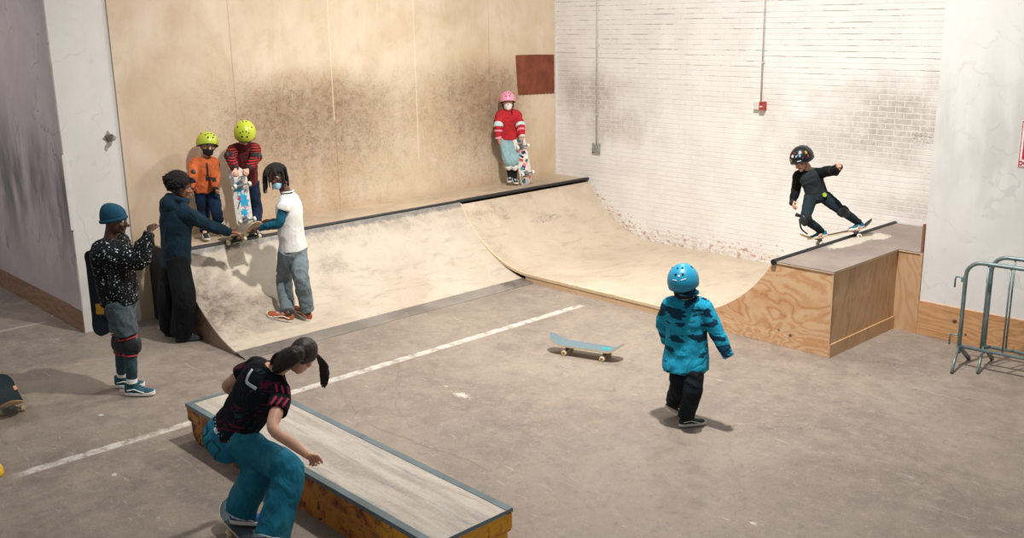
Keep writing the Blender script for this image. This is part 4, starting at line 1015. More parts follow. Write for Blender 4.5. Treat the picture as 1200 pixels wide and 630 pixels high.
def decal(target, name, polys, C, R, U, col, par, off=.003, rough=.8, sub=6):
    """lay flat cloth shapes onto a garment along -N (N = R x U)"""
    dg = bpy.context.evaluated_depsgraph_get(); og = origin(target)
    me = target.data; bvh = BVHTree.FromPolygons([v.co + og for v in me.vertices], [p.vertices[:] for p in me.polygons])
    R, U = V3(R).normalized(), V3(U).normalized(); N = R.cross(U).normalized(); mb = MB()
    for poly in polys:       # quads given as 4 corners, bilinear grid
        a, b, c, d = [V3((x, y, 0)) for x, y in poly]; g = []
        for i in range(sub + 1):
            for j in range(sub + 1):
                u, v = i/sub, j/sub; q = (a*(1-u) + b*u)*(1-v) + (d*(1-u) + c*u)*v
                p = V3(C) + R*q.x + U*q.y + N*.6
                hit, nr, _, _ = bvh.ray_cast(p, -N, 1.2)
                g.append((hit + N*off) if hit else (V3(C) + R*q.x + U*q.y))
        mb.add(g, [(i*(sub+1)+j, (i+1)*(sub+1)+j, (i+1)*(sub+1)+j+1, i*(sub+1)+j+1) for i in range(sub) for j in range(sub)])
    o = make(name, mb, mat(col, rough), par, smooth=True)
    m = o.modifiers.new('s', 'SOLIDIFY'); m.thickness = .0015; m.offset = 1
    return o
BASE = [(-.30,.155,.115,0),(-.1,.17,.125,0),(.2,.165,.12,0),(.5,.165,.12,0),(.75,.18,.13,0),(.95,.18,.122,0),(1.07,.14,.10,0),(1.17,.075,.07,0)]
def prof(hem, w=1.0, d=1.0, hemw=None, top=1.17, flare=1.0):
    out = []
    for t, a, b, o in BASE:
        if t < hem: continue
        out.append((t, a*w, b*d, o))
    a, b = (hemw or (BASE[1][1]*w*flare, BASE[1][2]*d*flare))
    return [(hem, a, b, 0)] + [q for q in out if q[0] > hem + .02 and q[0] <= top]

# --- man in the dark hooded sweatshirt
p = Person('hoodie', 'man in navy hooded sweatshirt and wide black trousers reaching an arm to the held board', BROWN, pitch=.12)
p.body({'R': dict(n=(0, 0, -1), curl=.55)}); p.face(brow='1B1310', lips='7A4A3E')
hoodm = cloth('navy_sweatshirt', '122A38', .2)
def hood_extra(mb):
    k = p.s; pts = []; c = p.nb + p.up*.02
    for i in range(15):
        a = 2*PI*i/14; R_ = p.F1.cross(p.up); pts.append(c + R_*(.10*k*math.sin(a)) + p.F1*(.085*k*math.cos(a)) - p.up*(.0) + p.up*(-.03*math.cos(a)))
    mb.tube(pts, .038*k, 10, cap=(True, True))
    mb.ball(c - p.F1*.10*k - p.up*.035, (.12*k, .075*k, .085*k), 14, 10, Matrix((p.F1.cross(p.up), p.F1, p.up)).transposed())
p.shirt('hooded_sweatshirt', hoodm, prof(-.16, 1.18, 1.18, (.195, .15)), [.10,.088,.078,.068,.062,.044], 1.0, noise=(.016, 7, .6, 2), extra=hood_extra)
p.ring_on_arm('cuff', 'R', .92, .99, .043, hoodm); p.ring_on_arm('cuff', 'L', .92, .99, .043, hoodm)
tr = p.trousers('wide_trousers', cloth('black_trousers', '0C0F12', .15), [.125,.122,.115,.118,.115], (.178,.14), low=.01, noise=(.014, 6, .3, 5))
p.shoe('R', upper='1A1C1E', sole='25282B', stripe=None, lace='8C8C8C'); p.shoe('L', upper='1A1C1E', sole='25282B', stripe=None, lace='8C8C8C')
hair = MB()
rd = random.Random(3)
for i in range(420):
    az = rd.uniform(0, 2*PI); z = rd.uniform(-.22, .5)
    c_ = math.cos(az)
    if z < .33 and c_ > .35: continue
    if z < -.0 and c_ > -.1: continue
    hair.ball(p.headpt(az, z, .022 + .034*max(z, 0)/.5 + .022*max(-c_, 0) + rd.uniform(-.006, .012)), rd.uniform(.010, .017), 8, 6)
hair.ball(p.hp(0, -.16, .31), (.49*p.hd, .54*p.hd, .46*p.hd), 16, 10, Matrix((p.HR, p.HF, p.HU)).transposed())
bake(hair, 'hair', mat('15110F', .95, var=.3, scale=80, bump=.6, bscale=150), p.root, voxel=.006, smooth=1, noise=(.006, 60, 1, 1))

# --- person in the blue beanie
p = Person('beanie', 'person in teal beanie and white-flecked black sweater with knee pads, arm raised', DARK, pitch=.0)
p.body({'R': dict(n=(-.6, .5, .3), curl=.75), 'L': dict(n=(0, 1, 0), curl=.9)}); p.face(brow='140D0A', lips='5E3A34')
def flecks(t, o, c):
    out = c
    for sc_, th, cc in ((34, .17, 'D5DADD'), (58, .17, 'A9B2B8'), (24, .12, 'E9E9E9')):
        v = t.n('ShaderNodeTexVoronoi'); v.inputs['Scale'].default_value = sc_; v.inputs['Randomness'].default_value = 1
        t.put(v.inputs['Vector'], t.v_('ADD', o, t.v_('MULTIPLY', t.comb(t.noise(o, 60, 2), t.noise(o, 50, 2), t.noise(o, 40, 2)), (.03, .03, .03))))
        pick = t.step(t.xyz(v.outputs['Color'])[0], .40, .45)
        out = t.mix(t.m_('MULTIPLY', t.step(v.outputs['Distance'], th + .03, th), pick), out, cc)
    return out
swm = cloth('flecked_sweater', '0C1013', .2, kind=flecks, folds=1.2)
p.shirt('sweater', swm, prof(-.10, 1.42, 1.40, (.20, .16), 1.17), [.12,.115,.105,.095,.085,.05], 1.0, noise=(.018, 7, .7, 8))
lw = cloth('grey_knit', '4A565A', .35, scale=25)
p.trousers('leggings', cloth('dark_leggings', '33474E', .2), [.085,.078,.060,.058,.046], (.16,.12), noise=(.003, 14, 1, 3))
p.trousers('shorts', lw, [.125,.120,.105,.08,.07], (.172,.14), frac=.40, noise=(.008, 9, .8, 3))
for S in 'LR':
    k_ = p.knee_pad(S, .088, '15181B', '1C2024', .17)
    for u in (.42, .62):
        p.ring_on_leg('strap', S, u, u + .018, .094 if u < .5 else .074, mat('B23A38', .8), k_)
    p.shoe(S, upper='15515E', sole='E2DFD8', stripe='F0EEE8', lace='1A2A30', hi=True)
    mb = MB(); o_ = p.ring_on_leg('sock', S, .90, .97, .05, mat('E8E6E0', .9))
t = T('ribbed_teal_knit'); o_ = t.obj(); wv = t.n('ShaderNodeTexWave'); wv.inputs['Scale'].default_value = 60; t.put(wv.inputs['Vector'], o_)
t.bump(wv.outputs['Fac'], .4, .003); t.done(t.mix(t.noise(o_, 20, 3), '0C4056', '115066'), .95)
bm_ = MB(); rs = []
for z_, w_, d_, f_o in ((.0,.36,.46,-.03),(.06,.385,.49,-.04),(.18,.40,.50,-.055),(.30,.395,.49,-.075),(.42,.365,.45,-.10),(.52,.31,.38,-.13),(.60,.22,.28,-.15),(.645,.11,.14,-.16),(.66,.02,.03,-.16)):
    rs.append([p.hp(w_*math.sin(q), d_*math.cos(q) + f_o, z_*1.04 + .17*math.cos(q)*(1 - z_/.66) - .02) for q in (2*PI*i/30 for i in range(30))])
bm_.rings(rs); bn = bake(bm_, 'beanie', t.m, p.root, subsurf=1, noise=(.004, 20, .7, 3))
cf = MB().tube([p.hp(.392*math.sin(q), .492*math.cos(q) - .033, .03 + .165*math.cos(q)) for q in (2*PI*i/30 for i in range(31))], .015, 8, cap=(False, False), flat=.6); make('turned_up_cuff', cf, t.m, bn, smooth=True)

# --- man in white t-shirt
p = Person('tee', 'man with dreadlocks in white t-shirt over blue sleeves and grey trousers standing on the ramp', DARK, pitch=.22)
p.body({'L': dict(n=(0, 0, -1), curl=.5), 'R': dict(n=(0, 0, -1), curl=.5)}); p.face(brow='140D0A', lips_on=False)
blue = cloth('blue_undersleeve', '16566B', .15)
um = MB()
for S in 'LR': p.arm(um, S, [.058,.056,.052,.047,.046,.034])
bake(um, 'blue_sleeves', blue, p.root, voxel=.008, smooth=2, noise=(.005, 12, 1, 4))
def tee_extra(mb): pass
tee = p.shirt('t_shirt', cloth('white_cotton', 'E2E1DC', .04, folds=.9), prof(-.04, 1.02, 1.06, (.176, .142)), [.078,.074,.078,.08,.06,.05], .27, noise=(.011, 6, .7, 6))
p.ring_on_leg  # legs below
gt = cloth('grey_chinos', '6F7B80', .12, scale=14)
p.trousers('trousers', gt, [.108,.100,.086,.083,.076], (.168,.128), frac=.975, noise=(.013, 9, .9, 4), seat=.005)
for S in 'LR':
    p.ring_on_leg('rolled_cuff', S, .92, .98, .082, gt)
    p.shoe(S, up=(.36, 0, .93), L=.30, upper='A4552A', sole='E6E0D6', stripe='EDE8E0', lace='EDEDED')
p.medmask('A9D3E6', low=-.60, high=-.22, bulge=.009)
make('tee_collar', MB().tube([p.nb + p.F1.cross(p.up)*.075*math.sin(a) + p.F1*.065*math.cos(a) - p.up*.006*math.cos(a) + p.up*.012 for a in [2*PI*i/20 for i in range(21)]], .008, 8), mat('E8E7E2', .8), p.root, smooth=True)
dm = mat('14100F', .9, var=.3, scale=60, bump=.5, bscale=120)
cap_ = MB(); cap_.ball(p.hp(0, -.09, .26), (.44*p.hd, .49*p.hd, .31*p.hd), 18, 12, Matrix((p.HR, p.HF, p.HU)).transposed())
rd = random.Random(11)
for i in range(64):
    az = rd.uniform(.75, 2*PI - .75) if i > 8 else rd.choice((-1, 1)) * rd.uniform(.35, .75)
    z0 = rd.uniform(.15, .46)
    front = math.cos(az) > .55
    if front and z0 < .36: z0 = .38
    a0 = p.headpt(az, z0, .022); L_ = rd.uniform(.10, .17) * (.26 if front else 1.3)
    out = (a0 - p.hc); out = (out - p.HU*out.dot(p.HU)).normalized()
    p1 = a0 + out*.022 - p.HU*.015; p2 = p1 + out*rd.uniform(.0, .02) - V3((0,0,1))*L_*.5; p3 = p2 + out*rd.uniform(-.012, .012) - V3((0,0,1))*L_*.5
    cap_.tube([a0, p1, p2, p3], [.012, .012, .011, .006], 6, sub=3, dome=True)
bake(cap_, 'dreadlocks', dm, p.root, voxel=.0055, smooth=1)

# --- child in orange pullover
navy = cloth('dark_blue_trousers', '122840', .2)
p = Person('orange', 'child in orange pullover, black mask and lime green helmet standing on the deck', FAIR, hd=.205, pitch=-.05, width=1.0)
p.J['face'] = p.J['face']
p.body(voxel=.005); p.face(brow='4A3020', lips_on=False)
om = cloth('orange_pullover', 'C9683A', .15)
sw_ = p.shirt('orange_pullover', om, prof(-.10, 1.30, 1.30, (.20, .16)), [.10,.092,.088,.08,.074,.055], .98, noise=(.016, 9, .7, 12))
R_ = p.F1.cross(p.up)
decal(sw_, 'chest_patch', [((-.02,-.025),(.065,-.02),(.065,.02),(-.02,.022))], p.sp(.45)[0] , R_ * -1, p.up, '23282C', sw_)
decal(sw_, 'front_zip', [((-.012,-.10),(.012,-.10),(.010,.05),(-.010,.05))], p.sp(.85)[0] , R_ * -1, p.up, '3A2420', sw_)
p.trousers('trousers', navy, [.115,.11,.095,.088,.080], (.172,.135), frac=.965, noise=(.012, 10, .8, 7))
wst = p.ring_on_leg('reflective_band', 'L', .74, .78, .099, mat('C9D4D8', .5)); wst2 = p.ring_on_leg('reflective_band', 'L', .82, .86, .098, mat('C9D4D8', .5))
for S in 'LR':
    p.ring_on_arm('wrist_guard', S, .90, 1.06, .05, mat('1B1E21', .8)); p.shoe(S, upper='1B2126', sole='D9D4CA', stripe='D9D4CA', lace='33383C', L=.29)
    p.elbow_pad(S, .075, 'A64C24', '30343A') if S == 'R' else None
p.medmask('16181A', low=-.56, high=-.04, straps='16181A'); p.helmet('BCC83C', size=1.02)
# --- child with striped sleeves
p = Person('stripe', 'child in red and black striped top and lime green helmet gripping a white upright skateboard', FAIR, hd=.205, pitch=.60)
p.body({'R': dict(n=(-1, 0, -.3), curl=.9), 'L': dict(n=(-1, 0, -.3), curl=.9)}, voxel=.005); p.face(brow='4A3020', lips_on=False)
def stripes(t, o, c):
    z = t.xyz(t.pos())[2]; w_ = t.m_('SINE', t.m_('MULTIPLY', t.m_('ADD', z, t.m_('MULTIPLY', t.noise(o, 4, 2), .05)), 260)); return t.mix(t.step(w_, -.1, .2), 'A92E2C', '1E1418')
mb = MB()
for S in 'LR': p.arm(mb, S, [.098,.092,.085,.078,.072,.06], .93)
bake(mb, 'striped_sleeves', cloth('striped_knit', 'A92E2C', .1, kind=stripes), p.root, voxel=.008, smooth=2, noise=(.008, 10, 1, 2))
def bstripe(t, o, c): return c
p.shirt('maroon_vest', cloth('maroon_knit', '5E2327', .2), prof(-.12, 1.15, 1.15, (.185, .14)), [.10,.09,.08,.07,.06,.05], .24, noise=(.010, 9, .7, 15))
p.trousers('trousers', cloth('navy_denim', '15243A', .2), [.11,.10,.09,.085,.08], (.165,.13), noise=(.012, 9, .8, 9))
for S in 'LR':
    p.elbow_pad(S, .082, '191C1F', '22262A'); p.ring_on_arm('wrist_guard', S, .80, .99, .056, mat('2A1A20', .8)); p.shoe(S, upper='22262B', sole='D9D4CA', lace='C9C9C9')
p.helmet('BFCC38', size=1.04, straps=True)
# --- child with the pink helmet
p = Person('pink', 'child in red pullover, pale jeans, white mask and pink helmet leaning on the plywood wall', FAIR, hd=.205, pitch=.08)
p.body({'L': dict(curl=.8, n=(0, -1, 0))}, voxel=.005); p.face(brow='4A3020', lips_on=False)
rdm = cloth('red_pullover', 'B52A31', .12)
sw_ = p.shirt('red_pullover', rdm, prof(-.05, 1.30, 1.30, (.18, .15)), [.105,.10,.09,.082,.075,.058], .97, noise=(.012, 9, .7, 22))
mb = MB().tube([p.nb + p.F1*.07 + p.F1.cross(p.up)*x + p.up*y for x, y in ((-.05, .03), (-.02, -.01), (.02, -.01), (.05, .03))], .012, 8); make('collar', mb, rdm, sw_, smooth=True)
mb = MB().tube([p.nb + p.F1*.085 - p.F1.cross(p.up)*.03 - p.up*.0, p.nb + p.F1*.115 - p.F1.cross(p.up)*.035 - p.up*.05], [.014, .016], 8, flat=.4, dome=True); make('zip_pull', mb, mat('26262A', .7), sw_)
p.trousers('jeans', cloth('pale_blue_denim', '8FB0B4', .12, scale=20), [.118,.112,.10,.095,.09], (.168,.135), frac=.60, noise=(.012, 10, .8, 13))
p.trousers('socks', cloth('dark_socks', '2A2E33', .2), [.06,.06,.058,.058,.048], (.10,.08), noise=(.002, 10, .8, 13))
for S in 'LR':
    kp = p.knee_pad(S, .092, 'DEDAD4', 'E9E7E2', .20, mid=.62)
    p.ring_on_leg('strap', S, .51, .54, .106, mat('C2506A' if S == 'R' else '5A2A3C', .8), kp)
    p.ring_on_arm('elbow_pad', S, .42, .56, .098, mat('C3D6D8', .7)); p.ring_on_arm('pad_band', S, .66, .76, .085, mat('E58AA0', .7))
    p.ring_on_arm('wrist_guard', S, .88, 1.05, .062, mat('E79AAE' if S == 'R' else 'D8D4CC', .7))
    p.shoe(S, upper='2E3E44', sole='DAD8D2', lace='E8E8E8')
p.medmask('EDEBE4', low=-.56, high=-.02)
p.helmet('E79AB4', size=1.0); p.hsticker(1.2, .5, rect(.018, .014), 'E0B030', rot=.2)
hr = MB()
for g in (-1, 1): hr.tube([p.headpt(1.9*g, -.05, .006), p.headpt(1.7*g, -.3, .012), p.nb + p.HR*.06*g + p.up*.01], [.02, .022, .014], 8, sub=3, dome=True)
bake(hr, 'hair', mat('2A1C16', .9), p.root, subsurf=1)
# --- child dropping in, black outfit
p = Person('black', 'child in black outfit and stickered black helmet dropping in with arms spread', FAIR, hd=.205, pitch=.30, width=.92)
p.body({'R': dict(curl=.4, n=(.6, .6, 0)), 'L': dict(curl=1.0, n=(-.3, -.9, 0))}, voxel=.005); p.face(brow='4A3020')
def raglan(t, o, c): return c
jm = cloth('charcoal_sweatshirt', '2A3034', .12)
p.shirt('black_sleeves', cloth('black_jersey', '0D1012', .15), [(.80,.165,.11,0),(.95,.165,.115,0),(1.08,.10,.08,0)], [.080,.084,.080,.074,.070,.05], .97, noise=(.008, 10, .8, 31))
p.shirt('sweatshirt', jm, prof(-.16, 1.04, 1.06, (.165, .125), 1.17), [.09]*6, .0, noise=(.010, 9, .8, 32), sleeves='')
p.trousers('leggings', cloth('dark_leggings', '1F2E36', .15), [.102,.092,.070,.064,.050], (.155,.12), noise=(.008, 12, 1, 33))
k1 = p.knee_pad('L', .088, '14181B', '2B3236', .16); k2 = p.knee_pad('R', .085, '14181B', '1E2428', .14)
kn = p.J['kn' + 'R']; st_ = MB().tube([kn + V3((-.02, -.03, .02)), kn + V3((-.07, -.09, .05))], [.012, .022], 8, flat=.3); st_.tube([kn + V3((-.04, -.06, .0)), kn + V3((-.02, -.04, -.11)), kn + V3((.03, .01, -.17))], [.010, .012, .012], 8, flat=.3, sub=3)
make('loose_strap', st_, mat('14181B', .8), k2, smooth=True)
for S in 'LR': p.elbow_pad(S, .074, '15181B', '1B1F22'); p.ring_on_arm('wrist_guard', S, .86, 1.10, .052, mat('15181B', .8))
_, R_, F_ = p.sp(.1); c_ = p.sp(.05)[0]
make('round_badge', MB().tube([c_ + F_*.115*p.s + R_*-.11*p.s, c_ + F_*.145*p.s + R_*-.115*p.s], .022, 14), mat('B9CC3C', .5), p.root)
ndir = V3((5.161 - 5.654, -1.370 + .846, .808 - .95)).normalized(); vw_ = V3((-.706, .664, -.244)); bup = ndir.cross(vw_).normalized(); bup = bup if bup.z > 0 else -bup; bup = (bup + V3((0,0,.12))); bup = (bup - ndir*bup.dot(ndir)).normalized()
for S in 'LR': p.shoe(S, up=bup, upper='1A6A85', sole='E8E6E0', stripe=None, lace='1A2A30', L=.32, td=(V3((-.60, -.8, 0)) if S == 'R' else V3((-.25, -1, 0))))
p.helmet('16191C', rough=.3, size=1.02, vent='16191C')
for az, el, pts, col, ro in ((.1, .62, rect(.026, .011), '7FA6B4', .25), (.1, .62, rect(.012, .006), '16191C', .25), (-.75, .55, rect(.010, .016), 'B98A3A', .3), (-.70, .22, rect(.008, .014), '8F3A2C', .2), (.75, .75, star(8, .018, .015), 'D9B8B4', 0), (.50, .98, rect(.012, .005), 'A03A34', .5), (.15, .22, rect(.020, .004), 'E0E0E0', .2), (.95, .40, rect(.006, .012), 'A9A43A', .1), (-.30, .92, rect(.008, .008), '5A7F8C', .4), (-.25, .34, rect(.008, .005), '7C3030', 0)):
    p.hsticker(az - .80, el, pts, col, rot=ro, off=.002 if col != '16191C' else .0035)
cen = V3((5.654, -.846, .95)).lerp(V3((5.161, -1.370, .808)), .5)
# --- child in blue jacket, seen from behind
p = Person('blue', 'child in blue camouflage jacket and blue helmet walking away across the floor', FAIR, hd=.21, pitch=.0)
p.body({'L': dict(curl=.5), 'R': dict(curl=.5)}, voxel=.005); p.face(brow='3A2418')
def camo(t, o, c):
    v = t.v_('MULTIPLY', o, (5.0, 5.0, 13)); n = t.n('ShaderNodeTexNoise'); t.put(n.inputs['Vector'], v); n.inputs['Scale'].default_value = 1.25; n.inputs['Detail'].default_value = 3.5; n.inputs['Roughness'].default_value = .45
    m1 = t.step(n.outputs[0], .545, .56); n2 = t.noise(t.v_('ADD', o, (3.3, 1, 2)), 9, 3, .5, 0, mul=(1, 1, 2.2))
    c = t.mix(t.m_('MULTIPLY', t.step(n2, .50, .56), .5), c, '117F9C'); return t.mix(m1, c, '0E3A52')
cm_ = cloth('blue_camouflage', '1F9CBC', .06, kind=camo)
jk = p.shirt('jacket', cm_, [(-.44,.262,.235,-.01),(-.28,.262,.225,-.01),(-.1,.255,.20,0),(.2,.238,.175,0),(.5,.225,.165,0),(.75,.215,.155,0),(.95,.19,.135,0),(1.07,.15,.105,0),(1.15,.09,.085,0)], [.115,.108,.10,.092,.082,.066], 1.0, noise=(.013, 8, .7, 41), fr={'R': 1.0})
for S in 'LR': p.ring_on_arm('cuff', S, .95, 1.12, .068, cm_)
mb = MB().tube([p.nb + p.up*.035 + p.F1.cross(p.up)*.085*math.sin(a)*p.s*1.2 + p.F1*.08*math.cos(a)*p.s*1.2 for a in [2*PI*i/20 for i in range(21)]], [.018]*21, 8, flat=1.6); bake(mb, 'collar', cm_, p.root, subsurf=1)
p.trousers('trousers', cloth('black_trousers', '0F1920', .15), [.122,.118,.106,.098,.092], (.155,.12), frac=.96, noise=(.014, 9, .7, 42))
p.shoe('R', upper='1A2A33', sole='D9D2C6', lace='1A2A33', L=.33)
tl = V3((.5, .75, -.55)); p.shoe('L', upper='1A2A33', sole='D9D2C6', lace='1A2A33', L=.32, up=V3((.30, .45, 1)), td=tl)
p.helmet('1E93B8', size=1.06, rough=.4, rimc='1E93B8')
for az, el, pts, col, ro in ((PI, .55, star(8, .008, .007), 'EAF4F6', 0), (PI + .30, .30, rect(.020, .0035), 'EAF4F6', .1), (PI - .30, .33, rect(.020, .0035), 'EAF4F6', -.2)):
    p.hsticker(az, el, pts, col, rot=ro)
hr = MB()
for i in range(40):
    a = PI - 1.7 + 3.4*i/39; hr.tube([p.headpt(a, -.05, .006), p.headpt(a, -.32, .022), p.headpt(a, -.42, .034) - p.HU*.025], [.016, .016, .009], 6, dome=True)
bake(hr, 'hair', mat('1C1412', .9), p.root, voxel=.006, smooth=1)
# --- crouching skater in jeans
p = Person('girl', 'crouching skater with dark ponytail in black patterned t-shirt and wide blue jeans on a skateboard', skinmat('D8A486'), hd=.215, pitch=.35)
p.body({'R': dict(curl=1.05, n=(.3, .2, -1), thumb=.9), 'L': dict(curl=.5)}, voxel=.005); p.face(brow='2A1A14')
def streaks(t, o, c):
    a = t.noise(o, 7, 4, .6, 1.0, mul=(1, 1, 3)); b = t.noise(t.v_('ADD', o, (4, 2, 1)), 9, 4, .6, 1.0, mul=(1, 1, 3.2))
    c = t.mix(t.m_('MULTIPLY', t.step(a, .58, .63), .65), c, '6E1F38'); return t.mix(t.m_('MULTIPLY', t.step(b, .60, .65), .6), c, '2E4A50')
tm_ = cloth('black_patterned_tee', '101318', .15, kind=streaks)
ts = p.shirt('t_shirt', tm_, prof(.03, 1.0, 1.02, (.178, .14)), [.078,.066,.070,.072,.06,.05], .36, noise=(.010, 8, .8, 51))
bk = -p.F1; Rb = p.F1.cross(p.up)
cn = p.sp(.98)[0] + V3((0,0,0))
def line(a, b, w):
    a = V3((a[0], a[1], 0)); b = V3((b[0], b[1], 0)); d = (b-a).normalized(); n_ = V3((-d.y, d.x, 0))*w; return [tuple(q[:2]) for q in (a-n_, b-n_, b+n_, a+n_)]
decal(ts, 'chevron', [line((-.062, .03), (-.03, -.045), .010), line((-.03, -.045), (.06, -.02), .010)], cn, Rb, p.up, 'C9D2D6', ts)
_, sh_, el_, wr_ = p.arm_pts('R'); ax_ = (el_ - sh_).normalized(); vw = (V3((10.73, -11.07, 3.25)) - sh_).normalized(); sx_ = ax_.cross(vw).normalized()
q_ = [line((-.05+.035*i, -.01), (-.025+.035*i, .045), .007) for i in range(3)] + [line((-.05+.035*i, -.035), (-.03+.035*i, -.08), .006) for i in range(3)]
decal(ts, 'sleeve_chevrons', q_, sh_ + ax_*.045, sx_, sx_.cross(-vw) if False else vw.cross(sx_), 'A82A4C', ts)
def denim(t, o, c):
    n = t.noise(o, 5, 4, .6, .6); return t.mix(t.m_('MULTIPLY', t.step(n, .48, .72), .55), c, '4C97A6')
jm = cloth('blue_denim', '1B6B82', .15, kind=denim, scale=12, weave=260, folds=1.7)
jn = p.trousers('jeans', jm, [.112,.112,.108,.108,.112], (.172,.138), frac=.97, noise=(.015, 7, .8, 52), voxel=.008, seat=.03)
blt = MB(); rs = []
for t_ in (.085, .145):
    c, r, f = p.sp(t_); rs.append([c + r*(.168*p.s)*math.cos(q) + f*(.122*p.s)*math.sin(q) for q in (2*PI*j/36 for j in range(36))])
blt.rings(rs, (False, False)); be = bake(blt, 'studded_belt', mat('15171A', .6), p.root, solid=.008)
sd_ = MB()
for t_ in (.10, .13):
    for j in range(34):
        q = 2*PI*(j + (.5 if t_ > .11 else 0))/34; c, r, f = p.sp(t_); sd_.ball(c + r*(.168*p.s + .009)*math.cos(q) + f*(.122*p.s + .009)*math.sin(q), .0048, 6, 4)
s_ = make('studs', sd_, mat('C9D0D4', .3, .8), be, smooth=True); s_['kind'] = 'stuff'
cp = p.sp(-.06)[0]; bkv = -p.F0
decal(jn, 'waist_label', [((-.02,-.014),(.03,-.014),(.03,.014),(-.02,.014))], p.sp(.05)[0], p.F0.cross(p.up), p.up, 'C9D4D6', jn)
for g in (-1, 1):
    q = [line((.03*g, .04), (.125*g, .04), .003), line((.03*g, .04), (.035*g, -.06), .003), (line((.125*g, .04), (.12*g, -.06), .003)), line((.035*g, -.06), (.078*g, -.085), .003), line((.12*g, -.06), (.078*g, -.085), .003)]
    decal(jn, 'back_pocket', q, p.sp(-.14)[0], p.F0.cross(p.up), p.up, '0B3446', jn)
for S in 'LR': p.ring_on_leg('frayed_hem', S, .962, .976, .113, mat('B9CDD0', .9), jn)
for S in 'LR': p.shoe(S, upper='1B4E86', sole='E4DCCB', stripe='E4DCCB', lace='E4C9A0', L=.27)
hm = mat('291B16', .55, var=.35, scale=50, bump=.4, bscale=140)
hr = MB(); hr.ball(p.hp(0, -.07, .14), (.375*p.hd, .47*p.hd, .42*p.hd), 20, 14, Matrix((p.HR, p.HF, p.HU)).transposed())
bun = p.hp(0.02, -.55, -.02); toC = (p.nb - bun)
hr.tube([p.hp(0, -.42, .06), bun, bun + V3((-.05, -.03, -.035)), bun + V3((-.10, -.05, -.075)), bun + V3((-.14,-.06,-.10))], [.034, .058, .066, .050, .018], 12, sub=4, dome=True)
rd = random.Random(5)
for i in range(26):
    a = rd.uniform(0, 2*PI); o_ = V3((rd.uniform(-.02,.02), rd.uniform(-.02,.02), rd.uniform(-.02,.02)))
    hr.tube([bun + o_, bun + V3((-.06,-.035,-.035)) + o_*2.2, bun + V3((-.12,-.05,-.085)) + o_*1.8, bun + V3((-.165,-.06,-.115)) + o_*1.2], [.010,.010,.008,.003], 6, sub=3)
for g in (1,):
    for i in range(6):
        s0 = p.hp(.27*g + .02*i*g*.3, .24 + .02*i, .24); dn = V3((0,0,-1))
        hr.tube([s0, s0 + p.HF*.045 + dn*.06 + V3((.008*i,.004*i,0)), s0 + p.HF*.05 + dn*.14 + V3((.012*i,.0,0)), s0 + p.HF*(.045 + .005*i) + dn*(.19 + .008*(i % 3))], [.008,.008,.007,.005], 6, sub=4)
hp_ = bake(hr, 'hair', hm, p.root, voxel=.006, smooth=1, noise=(.004, 40, .6, 2))
make('hair_tie', MB().tube([p.hp(0, -.47, .04), p.hp(0, -.50, .03)], .033, 12), mat('15171A', .7), hp_)

# --- boards that people hold or ride
skateboard('black skateboard tilting over the launch box coping under the child in black', cen - bup*.085, ndir, bup, grip='1B2326', bottom='C9B08A', W=.2, L=.80, wheelc='D8D4C8')
skateboard('dark skateboard with yellow and pink sticker held upright behind the person in the beanie', (1.87, -7.82, .95), (0.03, 0, 1), (.72, -.69, 0), grip='1D2A2F', ply='B99560', wheelc='D8D4C8',
    stickers=(('top', -.17, .02, rect(.05, .035), 'E3A62E'), ('top', -.15, .03, rect(.03, .016), 'D8337A'), ('top', -.19, .0, rect(.016, .016), '3AA0A8')))
sd2 = 21
bl = [('bot', .02, .02, star(9, .075, .045, 4, 1.5, 1.0), '2AA6D2'), ('bot', .17, -.02, star(8, .06, .035, 6, 1.3, 1.1), '2AA6D2'), ('bot', -.12, .01, star(8, .05, .03, 9, 1.2, 1.1), '2AA6D2'),
      ('bot', .05, -.03, star(6, .028, .018, 2), 'C2405A'), ('bot', -.06, .03, star(6, .024, .014, 3), 'E08AA0'), ('bot', -.02, -.045, rect(.05, .006, .4), '30343A'), ('bot', .12, .05, rect(.02, .008, .9), '1B4E86')]
B0, B1 = V3((.60, -5.70, .90)), V3((.63, -5.765, 1.70)); dd = (B1 - B0).normalized(); nb_ = V3((-1, .05, .1))
skateboard('white-bottomed skateboard with blue splash graphic stood upright between two children and men', B0 + dd*.40 + V3((.098, 0, 0)), dd, nb_, bottom='DAD7D0', grip='1D2124', wheelc='E0DCD0', L=.80, stickers=bl)
st2 = []
rd = random.Random(8)
for i in range(26):
    st2.append(('bot', -.33 + .026*i, rd.uniform(-.06, .06), (rect(rd.uniform(.020, .036), rd.uniform(.014, .026), rd.uniform(0, 3)) if i % 2 else star(6, rd.uniform(.026, .036), .020, i)), ['2F8C9C', '20303A', 'D8678A', 'E0A060', '2A5F6A', 'C8453C', 'F0EEE8', '1C1C20'][i % 8]))
B0, B1 = V3((.47, -1.075, .897)), V3((.35, -1.14, 1.66)); dd = (B1 - B0).normalized()
skateboard('white skateboard covered in colourful stickers held upright beside the child with pink helmet', B0 + dd*.385 + V3((.976, -.23, 0)).normalized()*.09, dd, V3((-.976, .23, 0)), bottom='D9D2CC', grip='26292C', wheelc='EDEAE2', L=.77, stickers=tuple(st2))
tA = math.radians(15); xd = V3((math.cos(tA), -.02, math.sin(tA)))
skateboard('dark skateboard poised over the quarter pipe coping, its nose held by the two men', (.955, -5.92, .925), xd, (-math.sin(tA), 0, math.cos(tA)), grip='1B1F22', wheelc='DDD3B4', truckc='3A3E40')

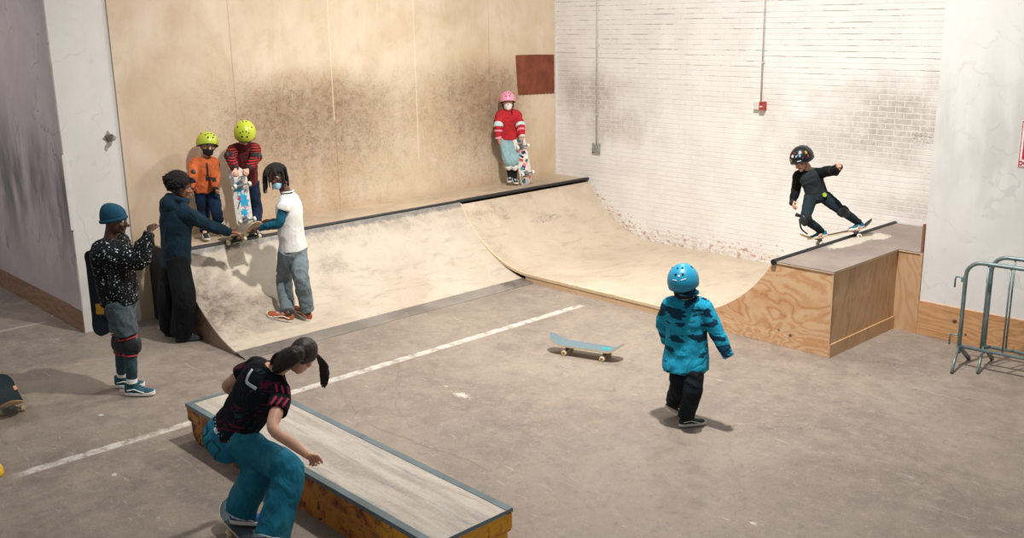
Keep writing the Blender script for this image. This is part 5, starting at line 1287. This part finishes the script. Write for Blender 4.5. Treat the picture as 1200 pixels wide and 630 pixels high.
# yellow thing peeking in at the left edge
yb = MB(); yc = V3((3.045, -9.235, .0)); rs = []
for j in range(9):
    e_ = j/8*PI/2*.97; rs.append([yc + V3((.10*math.cos(e_)*math.cos(q), .07*math.cos(e_)*math.sin(q), .015 + .09*math.sin(e_))) for q in (2*PI*i/24 for i in range(24))])
yb.rings([[V3((v.x, v.y, 0)) for v in rs[0]]] + rs)
o = make('floor_marker', yb, mat('E2B21C', .5), None, smooth=True); tag(o, 'rounded yellow object on the floor at the left edge, cut off by the frame', 'marker')
# ---------------------------------------------------------------- light and camera
def area(name, loc, target, size, power, col, shape='DISK', size_y=None, spread=None):
    l = bpy.data.lights.new(name, 'AREA'); l.shape = shape; l.size = size; l.energy = power; l.color = col
    if size_y: l.size_y = size_y
    if spread: l.spread = spread
    o = bpy.data.objects.new(name, l); COL.objects.link(o); o.location = loc
    o.rotation_euler = (V3(target) - V3(loc)).to_track_quat('-Z', 'Y').to_euler(); return o
area('ceiling_lamp_or_fill', (6.6, -5.3, 7.8), (3.7, -3.0, 0.6), .34, 345, (1, .96, .915), spread=math.radians(108))
area('ceiling_lamp_or_fill', (3.0, -.9, 5.6), (2.2, -8.0, 0), .4, 60, (1, .95, .89), spread=math.radians(100))
area('ceiling_lamp_or_fill', (-1.8, -11.5, 5.5), (-1.2, -7.4, 2.2), .8, 26, (1, .95, .93), spread=math.radians(85))  # added fill with no fixture behind it, brightens the grey wall
area('ceiling_panel', (5.0, -4.5, 7.0), (5.0, -4.4, 0), 8, 80, (1, .97, .94), 'RECTANGLE', 6)
w = bpy.data.worlds.new('World'); bpy.context.scene.world = w; w.use_nodes = True
w.node_tree.nodes['Background'].inputs[0].default_value = (.90, .93, 1.0, 1); w.node_tree.nodes['Background'].inputs[1].default_value = .24

cam = bpy.data.cameras.new('Camera'); co = bpy.data.objects.new('Camera', cam); COL.objects.link(co)
FPX, YAW, PIT, ROLL = 1159.34, .8161, -.2469, -.0169
cam.sensor_fit = 'HORIZONTAL'; cam.sensor_width = 36; cam.lens = 36 * FPX / 1200; cam.clip_end = 100
f_ = V3((-math.sin(YAW)*math.cos(PIT), math.cos(YAW)*math.cos(PIT), math.sin(PIT))); r_ = V3((math.cos(YAW), math.sin(YAW), 0)); u_ = r_.cross(f_)
r2 = r_*math.cos(ROLL) + u_*math.sin(ROLL); u2 = -r_*math.sin(ROLL) + u_*math.cos(ROLL)
mw = Matrix((r2, u2, -f_)).transposed().to_4x4(); mw.translation = V3((10.7312, -11.0726, 3.25)); co.matrix_world = mw
bpy.context.scene.camera = co
vs = bpy.context.scene.view_settings
bpy.context.scene.display_settings.display_device = 'sRGB'
vs.view_transform = 'Standard'; vs.look = 'None'; vs.exposure = .13; vs.gamma = 1; vs.use_curve_mapping = False
